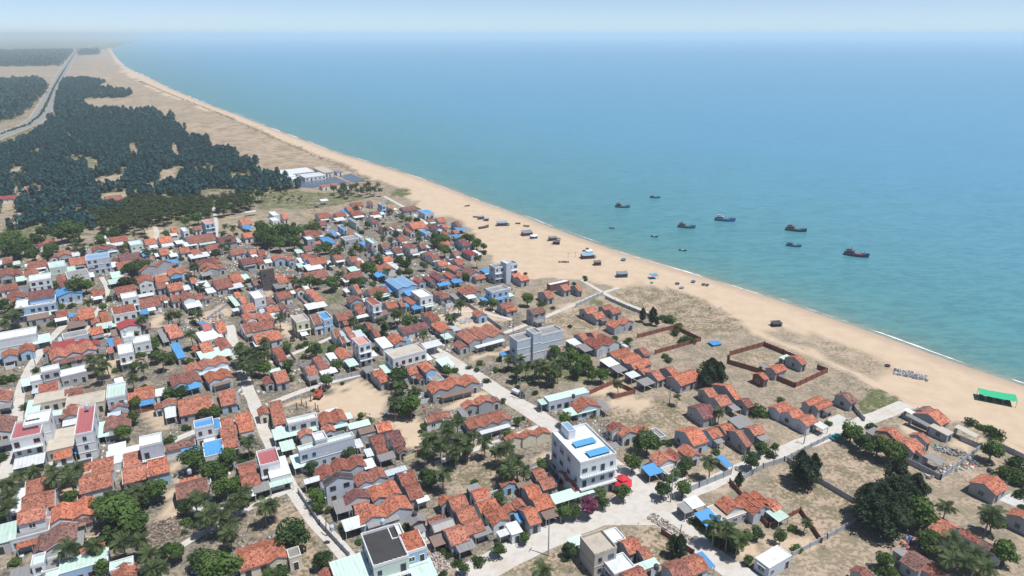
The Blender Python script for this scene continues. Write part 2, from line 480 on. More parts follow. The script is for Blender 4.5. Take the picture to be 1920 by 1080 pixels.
def sheet_block(root, cx, cy, a, b, h, rc, rnd, dist, closed=None, name='roof', tilt=.09, mat=None):
    x0, x1, y0, y1 = cx - a / 2, cx + a / 2, cy - b / 2, cy + b / 2
    dz = min(.45, b * tilt / 2)
    m = MB()
    m.hexa([(x0, y0, h - dz), (x1, y0, h - dz), (x1, y1, h + dz), (x0, y1, h + dz)],
           [(x0, y0, h - dz + .07), (x1, y0, h - dz + .07), (x1, y1, h + dz + .07), (x0, y1, h + dz + .07)])
    c = ROOFC[rc]; v = rnd.uniform(.85, 1.08)
    m.build(name, mat or (M_TILE if rc in 'odOwmR' else M_SHEET), root, tuple(x * v for x in c))
    if closed:
        m = MB(); i = .2
        m.hexa([(x0 + i, y0 + i, 0), (x1 - i, y0 + i, 0), (x1 - i, y1 - i, 0), (x0 + i, y1 - i, 0)],
               [(x0 + i, y0 + i, h - dz - .02), (x1 - i, y0 + i, h - dz - .02), (x1 - i, y1 - i, h + dz - .05), (x0 + i, y1 - i, h + dz - .05)])
        m.build('wall', M_WALL, root, WALLC[closed])
        facade(root, 'f', cx, cy, a - .4, b - .4, 0, h - .3, rnd, False, rnd.choice(FRAMEC), True, 3.5)
        facade(root, 'l', cx, cy, a - .4, b - .4, 0, h - .3, rnd, False, rnd.choice(FRAMEC), False, 5, maxn=2)
    else:
        n = max(2, int(a / 3.2) + 1)
        for i in range(n):
            x = x0 + .2 + (a - .4) * i / (n - 1)
            m = MB(); m.box(x - .07, x + .07, y0 + .12, y0 + .26, 0, h - dz - .01)
            m.build('post', M_FRAME, root, (.45, .46, .47))
        if dist < 420:
            m = MB(); m.box(x0 + .15, x1 - .15, y1 - .3, y1 - .15, 0, h - .55)
            m.build('back_wall', M_WALL, root, WALLC[rnd.choice('gsg')])

# ------------------------------------------------------------------ reading the building list
ROOFW = {'o': 'orange tiled', 'O': 'bright orange tiled', 'd': 'red-brown tiled', 'w': 'weathered brown tiled', 'm': 'maroon tiled', 'k': 'dark grey tiled',
         'R': 'crimson roofed', 'i': 'pink roofed', 'g': 'pale green roofed', 'b': 'blue roofed', 's': 'grey roofed', 'W': 'white roofed', 'u': 'rusty roofed',
         'r': 'dull red roofed', 'n': 'beige roofed', 'B': 'steel blue roofed', 'K': 'black roofed', 'l': 'grey-blue roofed', 'p': 'mint roofed'}
WALLW = {'g': 'grey', 'w': 'white', 'b': 'light blue', 'l': 'blue-grey', 'y': 'yellow', 'p': 'mint', 'k': 'brick', 'c': 'cream', 'i': 'pink', 's': 'stone grey', 'n': 'beige', 'd': 'dark'}
TILE = [0, 0, 1 / 3.0, 30.0]
def tp(tok):
    x, y = tok.split(',')
    return TILE[0] + float(x) * TILE[2], TILE[1] + float(y) * TILE[2]
def rect(Lp, Rp, h, th):
    l = P(*Lp, h); r = P(*Rp, h)
    A = (math.cos(R(th)), math.sin(R(th))); B = (-A[1], A[0])
    dx, dy = r[0] - l[0], r[1] - l[1]
    a = dx * A[0] + dy * A[1]; b = -(dx * B[0] + dy * B[1])
    return ((l[0] + r[0]) / 2, (l[1] + r[1]) / 2), a, b
LAST = {}
AUTO_PORCH = {}
def axis_ok(a, b): return a > 4 and b > 4
def building(line, no):
    body, _, lab = line.partition(';')
    label, _, phrase = lab.partition('|')
    label, phrase = label.strip() or None, phrase.strip() or None
    tk = body.split()
    plus = tk[0].startswith('+'); k = tk[0].lstrip('+')
    pts = [t for t in tk[1:] if re.match(r'^-?[\d.]+,-?[\d.]+$', t)]
    rest = [t for t in tk[1:] if t not in pts]
    th = TILE[3]; h = None; grow = 1.0; opts = ''; closed = None; codes = []
    for t in rest:
        if re.match(r'^t-?[\d.]+$', t): th = float(t[1:])
        elif re.match(r'^h[\d.]+$', t): h = float(t[1:])
        elif re.match(r'^x[\d.]+$', t): grow = float(t[1:])
        elif t.startswith('c='): closed = t[2:]
        elif t.startswith('!'): opts += t[1:]
        elif t == 'y' and k[0] == 'F' and len(codes) >= 2: opts += 'y'
        else: codes.append(t)
    rnd = random.Random(no * 7919 + 13)
    if k in ('G', 'C'): h = h or 3.3
    elif k[0] == 'F': h = h or int(k[1:]) * 3.4 + .6
    else: h = h or 2.9
    if plus: th = LAST['th']
    (wx, wy), a, b = rect(tp(pts[0]), tp(pts[1]), h, th)
    if not (1.5 < a < 45 and 1.5 < b < 60): print('SIZE', no, line[:70], round(a, 1), round(b, 1))
    a *= grow; b *= grow
    a = max(2.2, min(45, a)); b = max(2.2, min(60, b))
    dist = math.hypot(math.hypot(wx, wy), CAM_H)
    u, v = pix(wx, wy, h / 2)
    if not plus:
        nm, cat = {'G': ('house', 'house'), 'C': ('sheet_roofed_house', 'house'), 'S': ('open_shed', 'shed')}.get(k, ('flat_roofed_house', 'house'))
        if k[0] == 'F' and int(k[1:]) > 1: nm = 'townhouse'
        if k == 'S' and closed: nm = 'shed'
        root = empty(nm, (wx, wy, 0), R(th))
        if k in ('G', 'C'):
            n = int(codes[0][1:])
            desc = {1: '', 2: 'twin-gabled ', 3: 'triple-gabled '}[min(3, n)] + ROOFW[codes[1]] + ' ' + WALLW[codes[2]] + ' house'
            ar = a * b
            if n == 1 and ar < 45: desc = 'small ' + desc
            if n == 1 and ar >= 45 and max(a, b) > 2.3 * min(a, b): desc = 'long ' + desc
        elif k[0] == 'F':
            desc = {1: 'single-storey', 2: 'two-storey', 3: 'three-storey', 4: 'four-storey'}[int(k[1:])] + ' ' + WALLW[codes[1]] + ' block, ' + ROOFW[codes[0]] + ','
        else: desc = ROOFW[codes[0]].replace(' roofed', ' sheet') + (' shed' if closed else ' open-sided shelter')
        reg(root, u, v, desc, cat, 'houses and sheds of the fishing village', label, phrase)
        HOUSES.append((root, wx, wy, a, b, th, dist, k, codes, no))
        LAST.clear(); LAST.update(root=root, th=th, x=wx, y=wy)
        cx = cy = 0.0
    else:
        root = LAST['root']; A = R(th)
        dx, dy = wx - LAST['x'], wy - LAST['y']
        cx = dx * math.cos(A) + dy * math.sin(A); cy = -dx * math.sin(A) + dy * math.cos(A)
    RECTS.append((wx, wy, a, b, th))
    if k == 'G':
        gable_block(root, cx, cy, a, b, h, codes[0][0], int(codes[0][1:]), codes[1], codes[2], rnd, dist, 0, False, codes[2] == 'w')
        if not plus and AUTO_PORCH.get(no) and dist < 520 and axis_ok(a, b):
            rc = rnd.choice('sssWWgu'); dp = rnd.uniform(1.8, 2.8); wd = a * rnd.uniform(.55, .95)
            sheet_block(root, rnd.uniform(-.5, .5) * (a - wd), -b / 2 - dp / 2 - .2, wd, dp, 2.55, rc, rnd, dist, None, 'porch_roof')
    elif k == 'C': gable_block(root, cx, cy, a, b, h, codes[0][0], int(codes[0][1:]), codes[1], codes[2], rnd, dist, 0, True)
    elif k[0] == 'F': flat_block(root, cx, cy, a, b, h, int(k[1:]), codes[0], codes[1], rnd, dist, opts)
    else: sheet_block(root, cx, cy, a, b, h, codes[0], rnd, dist, closed, 'porch_roof' if plus else 'roof')
    return root

# ------------------------------------------------------------------ trees
def leaf_quads(cent, nrm, size, asp, rg):
    n = len(cent)
    nrm = nrm / (np.linalg.norm(nrm, axis=1, keepdims=True) + 1e-9)
    t = rg.normal(size=(n, 3)); t -= nrm * (t * nrm).sum(1, keepdims=True); t /= np.linalg.norm(t, axis=1, keepdims=True)
    b = np.cross(nrm, t)
    s = np.asarray(size).reshape(-1, 1) * np.ones((n, 1))
    q = np.stack([cent - t * s - b * s * asp, cent + t * s - b * s * asp, cent + t * s + b * s * asp, cent - t * s + b * s * asp], 1)
    return q.reshape(-1, 3)
def quads_mesh(name, v, mat):
    return np_mesh(name, v, np.arange(len(v)).reshape(-1, 4), [mat])
def crown_points(rg, n, r, flat, lobes):
    cs = rg.normal(size=(lobes, 3)); cs /= np.linalg.norm(cs, axis=1, keepdims=True)
    cs *= (rg.uniform(.25, .68, (lobes, 1)) * r); cs[:, 2] *= flat; cs[:, 2] += r * .05
    rs = rg.uniform(.32, .52, lobes) * r
    i = rg.integers(0, lobes, n)
    d = rg.normal(size=(n, 3)); d /= np.linalg.norm(d, axis=1, keepdims=True)
    rad = rs[i] * rg.uniform(.55, 1.08, n) ** .5
    p = cs[i] + d * rad[:, None] * np.array([1, 1, .8])
    keep = p[:, 2] > -r * .75 * flat
    return p[keep], (d + rg.normal(size=d.shape) * .5 + np.array([0, 0, .35]))[keep]
BROAD, BUSH, CASU, PALM = [], [], [], []
TR0 = {}
def limb_mesh(name, h, r, rg, mat, n=6):
    m = MB()
    m.tube([(0, 0, -.1), (.05 * h * rg.normal(), .05 * h * rg.normal(), h * .5), (0, 0, h)], [r, r * .75, r * .5], 7)
    for k in range(n):
        w = k * 2 * math.pi / n + rg.uniform(0, 1); l = h * rg.uniform(.45, .7)
        m.tube([(0, 0, h * rg.uniform(.55, .95)), (l * .5 * math.cos(w), l * .5 * math.sin(w), h * 1.15), (l * math.cos(w), l * math.sin(w), h * rg.uniform(1.3, 1.6))], [r * .42, r * .28, r * .1], 5)
    return m.mesh(name, [mat])
for k in range(6):
    rg = np.random.default_rng(100 + k)
    p, d = crown_points(rg, 1500, 2.5, .72, 13)
    me = quads_mesh('crown', leaf_quads(p + np.array([0, 0, 3.1]), d, rg.uniform(.10, .24, len(p)), .62, rg), M_LEAF if k % 3 else M_LEAF2)
    BROAD.append((limb_mesh('trunk', 2.0, .2, rg, M_BARK), me))
for k in range(4):
    rg = np.random.default_rng(200 + k)
    p, d = crown_points(rg, 900, 2.5, .6, 9)
    p[:, 2] += 1.15; p = p[p[:, 2] > .05]; d = d[:len(p)]
    me = quads_mesh('crown', leaf_quads(p, d, rg.uniform(.10, .26, len(p)), .6, rg), M_LEAF if k % 2 else M_LEAF2)
    BUSH.append((limb_mesh('stem', .8, .10, rg, M_BARK), me))
for k in range(4):
    rg = np.random.default_rng(300 + k)
    n = 2600
    z = rg.uniform(0, 1, n) ** .8; w = rg.uniform(0, 2 * math.pi, n)
    lob = 1 + .35 * np.sin(3 * w + 9 * z + k)
    rr = (1.9 * np.sin(np.pi * np.clip(z * .93 + .07, 0, 1)) ** .7 * (1.1 - .6 * z) + .12) * lob * rg.uniform(.35, 1.05, n) ** .6
    p = np.stack([rr * np.cos(w), rr * np.sin(w), 1.2 + z * 7.0], 1)
    d = np.stack([np.cos(w), np.sin(w), rg.normal(0, .8, n)], 1) + rg.normal(size=(n, 3)) * .5
    me = quads_mesh('crown', leaf_quads(p, d, rg.uniform(.13, .32, n), .3, rg), M_CASU)
    m = MB(); m.tube([(0, 0, -.1), (.1, .05, 3), (0, 0, 7.6)], [.18, .12, .03], 6)
    CASU.append((m.mesh('trunk', [M_BARK]), me))
for k in range(5):
    rg = np.random.default_rng(400 + k)
    V = []; Q = []
    bend = rg.uniform(-.7, .7, 2); top = np.array([bend[0], bend[1], 6.6])
    nf = 22
    for i in range(nf):                                  # each frond is one connected sheet: rib and leaflets share vertices
        w = i * 2.399 + rg.uniform(-.2, .2); el = rg.uniform(-.35, 1.15) if i > 5 else rg.uniform(.7, 1.4)
        L = rg.uniform(2.6, 3.5); pos = top.copy(); e = el; step = L / 12
        hd = np.array([math.cos(w), math.sin(w), 0]); side = np.array([-math.sin(w), math.cos(w), 0])
        base = len(V)
        for j in range(13):
            dr = hd * math.cos(e) + np.array([0, 0, math.sin(e)])
            V += [pos - side * .035, pos + side * .035]
            if j < 12:
                r0 = base + j * 2
            pos = pos + dr * step; e -= rg.uniform(.10, .17)
        n0 = len(V); e = el; pos = top.copy()
        for j in range(12):
            r0 = base + j * 2; Q.append((r0, r0 + 2, r0 + 3, r0 + 1))
            a0 = (np.array(V[r0]) + np.array(V[r0 + 1])) / 2; a1 = (np.array(V[r0 + 2]) + np.array(V[r0 + 3])) / 2; dr = (a1 - a0) / (np.linalg.norm(a1 - a0) + 1e-9)
            ll = .88 * math.sin(math.pi * min(1, (j + 2.2) / 14.0)) ** .8
            for s in (0, 1):
                sg = -1 if s == 0 else 1
                tip = side * sg * ll * .8 + dr * ll * .55 - np.array([0, 0, ll * .35])
                b0 = np.array(V[r0 + s]); b1 = b0 + (np.array(V[r0 + 2 + s]) - b0) * .74
                k0 = len(V); V += [b1, b1 + tip, b0 + tip * .97]
                Q.append((r0 + s, k0, k0 + 1, k0 + 2))
    me = np_mesh('crown', np.array(V), np.array(Q), [M_PALM])
    m = MB(); m.tube([(0, 0, -.1), (bend[0] * .2, bend[1] * .2, 2.2), (bend[0] * .6, bend[1] * .6, 4.6), tuple(top)], [.24, .17, .14, .12], 7)
    for q in range(5):
        w = q * 1.256; m.tube([tuple(top + np.array([.18 * math.cos(w), .18 * math.sin(w), -.32])), tuple(top + np.array([.2 * math.cos(w), .2 * math.sin(w), -.08]))], [.12, .1], 5)
    PALM.append((m.mesh('trunk', [M_PALMBARK]), me))
FLOWER = [(BROAD[0][0], BROAD[1][1].copy())]
FLOWER[0][1].materials.clear(); FLOWER[0][1].materials.append(M_FLOWER)
# one tree of each shape is built here; every other one is a copy of it and of its parts
PROTO = {}
def tree(name, bank, k, x, y, sc, rz, part='trunk'):
    tm, cm = bank[k % len(bank)]
    key = (name, k % len(bank))
    if key not in PROTO:
        root = empty(name, (x, y, 0), rz)
        ch = [link(part, tm, root), link('crown', cm, root)]
        PROTO[key] = (root, ch)
    else:
        r0, ch0 = PROTO[key]
        root = r0.copy(); COL.objects.link(root)
        for q in list(root.keys()): del root[q]
        for c in ch0:
            d = c.copy(); COL.objects.link(d); d.parent = root
    root.location = (x, y, 0); root.rotation_euler = (0, 0, rz)
    root.scale = sc if isinstance(sc, tuple) else (sc, sc, sc)
    return root
TREE_N = [0]
def plant(kind, tok, no):
    f = tok.split(','); u, v = TILE[0] + float(f[0]) * TILE[2], TILE[1] + float(f[1]) * TILE[2]
    rnd = random.Random(no * 31 + int(u * 7 + v * 13)); TREE_N[0] += 1; k = rnd.randrange(60); rz = rnd.uniform(0, 6.28)
    if kind == 'P':
        z = 6.4 * (float(f[2]) if len(f) > 2 else rnd.uniform(.82, 1.12)); x, y = P(u, v, z)
        o = tree('coconut_palm', PALM, k, x, y, z / 6.6, rz)
        d = {0: 'short', 1: 'mid-height', 2: 'tall'}[0 if z < 5.8 else 1 if z < 6.7 else 2] + ' coconut palm'
        return reg(o, u, v, d, 'palm', 'coconut palms among the houses')
    r = float(f[2]) * TILE[2]
    z = 1.5
    for _ in range(4):
        x, y = P(u, v, z); D = math.sqrt(x * x + y * y + (CAM_H - z) ** 2); rw = r * D / FOC; z = rw * (1.15 if kind in 'BMY' else .45 if kind == 'U' else 1.6)
    if kind == 'M':
        o = tree('flowering_tree', FLOWER, 0, x, y, rw / 2.35, rz)
        return reg(o, u, v, 'x', 'tree', None, 'round bush-like tree covered in dark magenta blossom by the wide road', 'the magenta tree')
    if kind == 'B':
        o = tree('broadleaf_tree', BROAD, k, x, y, rw / 2.35, rz)
        d = ('small' if rw < 2 else 'mid-sized' if rw < 3.3 else 'large') + ' rounded tree'
        return reg(o, u, v, d, 'tree', 'broadleaf trees of the village')
    if kind == 'U':
        o = tree('shrub', BUSH, k, x, y, (rw / 2.3, rw / 2.3, rw / 2.3 * rnd.uniform(.7, .95)), rz, 'stem')
        d = ('small' if rw < 1.6 else 'broad') + ' low green shrub'
        return reg(o, u, v, d, 'shrub', 'low shrubs of the village')
    if kind == 'K':
        o = tree('casuarina_tree', CASU, k, x, y, (rw / 1.9, rw / 1.9, max(.45, min(1.25, rw / 1.9 * 1.0))), rz)
        return reg(o, u, v, 'dark casuarina', 'tree', 'lone casuarina trees')

# ------------------------------------------------------------------ the list of places
RECTS = []; HOUSES = []
WALLS, ROADS, YARDS, ZONES, POLES, TANKS = [], [], [], [], [], []
def read_places(txt, setting):
    no = 0; prev = None
    for ln in txt.splitlines():          # houses without a porch of their own in the list may get a lean-to
        ln = ln.strip()
        if not ln or ln[0] == '#': continue
        no += 1
        if prev and ln[0] != '+' and (prev * 37) % 10 < 5: AUTO_PORCH[prev] = True
        prev = no if ln[0] == 'G' else None
    no = 0
    for ln in txt.splitlines():
        ln = ln.strip()
        if not ln or ln[0] == '#': continue
        no += 1
        h = ln.split(None, 1)
        if h[0] == 'T':
            q = [float(x) for x in h[1].split()]; TILE[:] = [q[0], q[1], 1 / q[2], q[3]]; continue
        if h[0] in ('P', 'B', 'U', 'K', 'M', 'Y') and (h[0] != 'Y' or h[1][0] not in 'Wn'):
            if not setting:
                for i, t in enumerate(h[1].split()): plant(h[0], t, no * 100 + i)
        elif h[0] in 'WRYZEV' and not setting: pass
        elif h[0] == 'W':
            b, _, l = h[1].partition(';'); q = b.split(); WALLS.append((q[0], float(q[1]), [tp(t) for t in q[2:]], l.strip() or None))
        elif h[0] == 'R':
            q = h[1].split(); ROADS.append((float(q[0]), [tp(t) for t in q[1:]]))
        elif h[0] == 'Y':
            q = h[1].split(); YARDS.append((q[0], [tp(t) for t in q[1:]]))
        elif h[0] == 'Z':
            q = h[1].split(); ZONES.append((q[0], float(q[1]), [tp(t) for t in q[2:]]))
        elif h[0] == 'E':
            b, _, l = h[1].partition(';'); q = b.split(); POLES.append((tp(q[0]), tp(q[1]), l.strip() or None))
        elif h[0] == 'V':
            b, _, l = h[1].partition(';'); q = b.split(); TANKS.append((q[0], tp(q[1]), float(q[2]), l.strip() or None))
        elif not setting: building(ln, no)
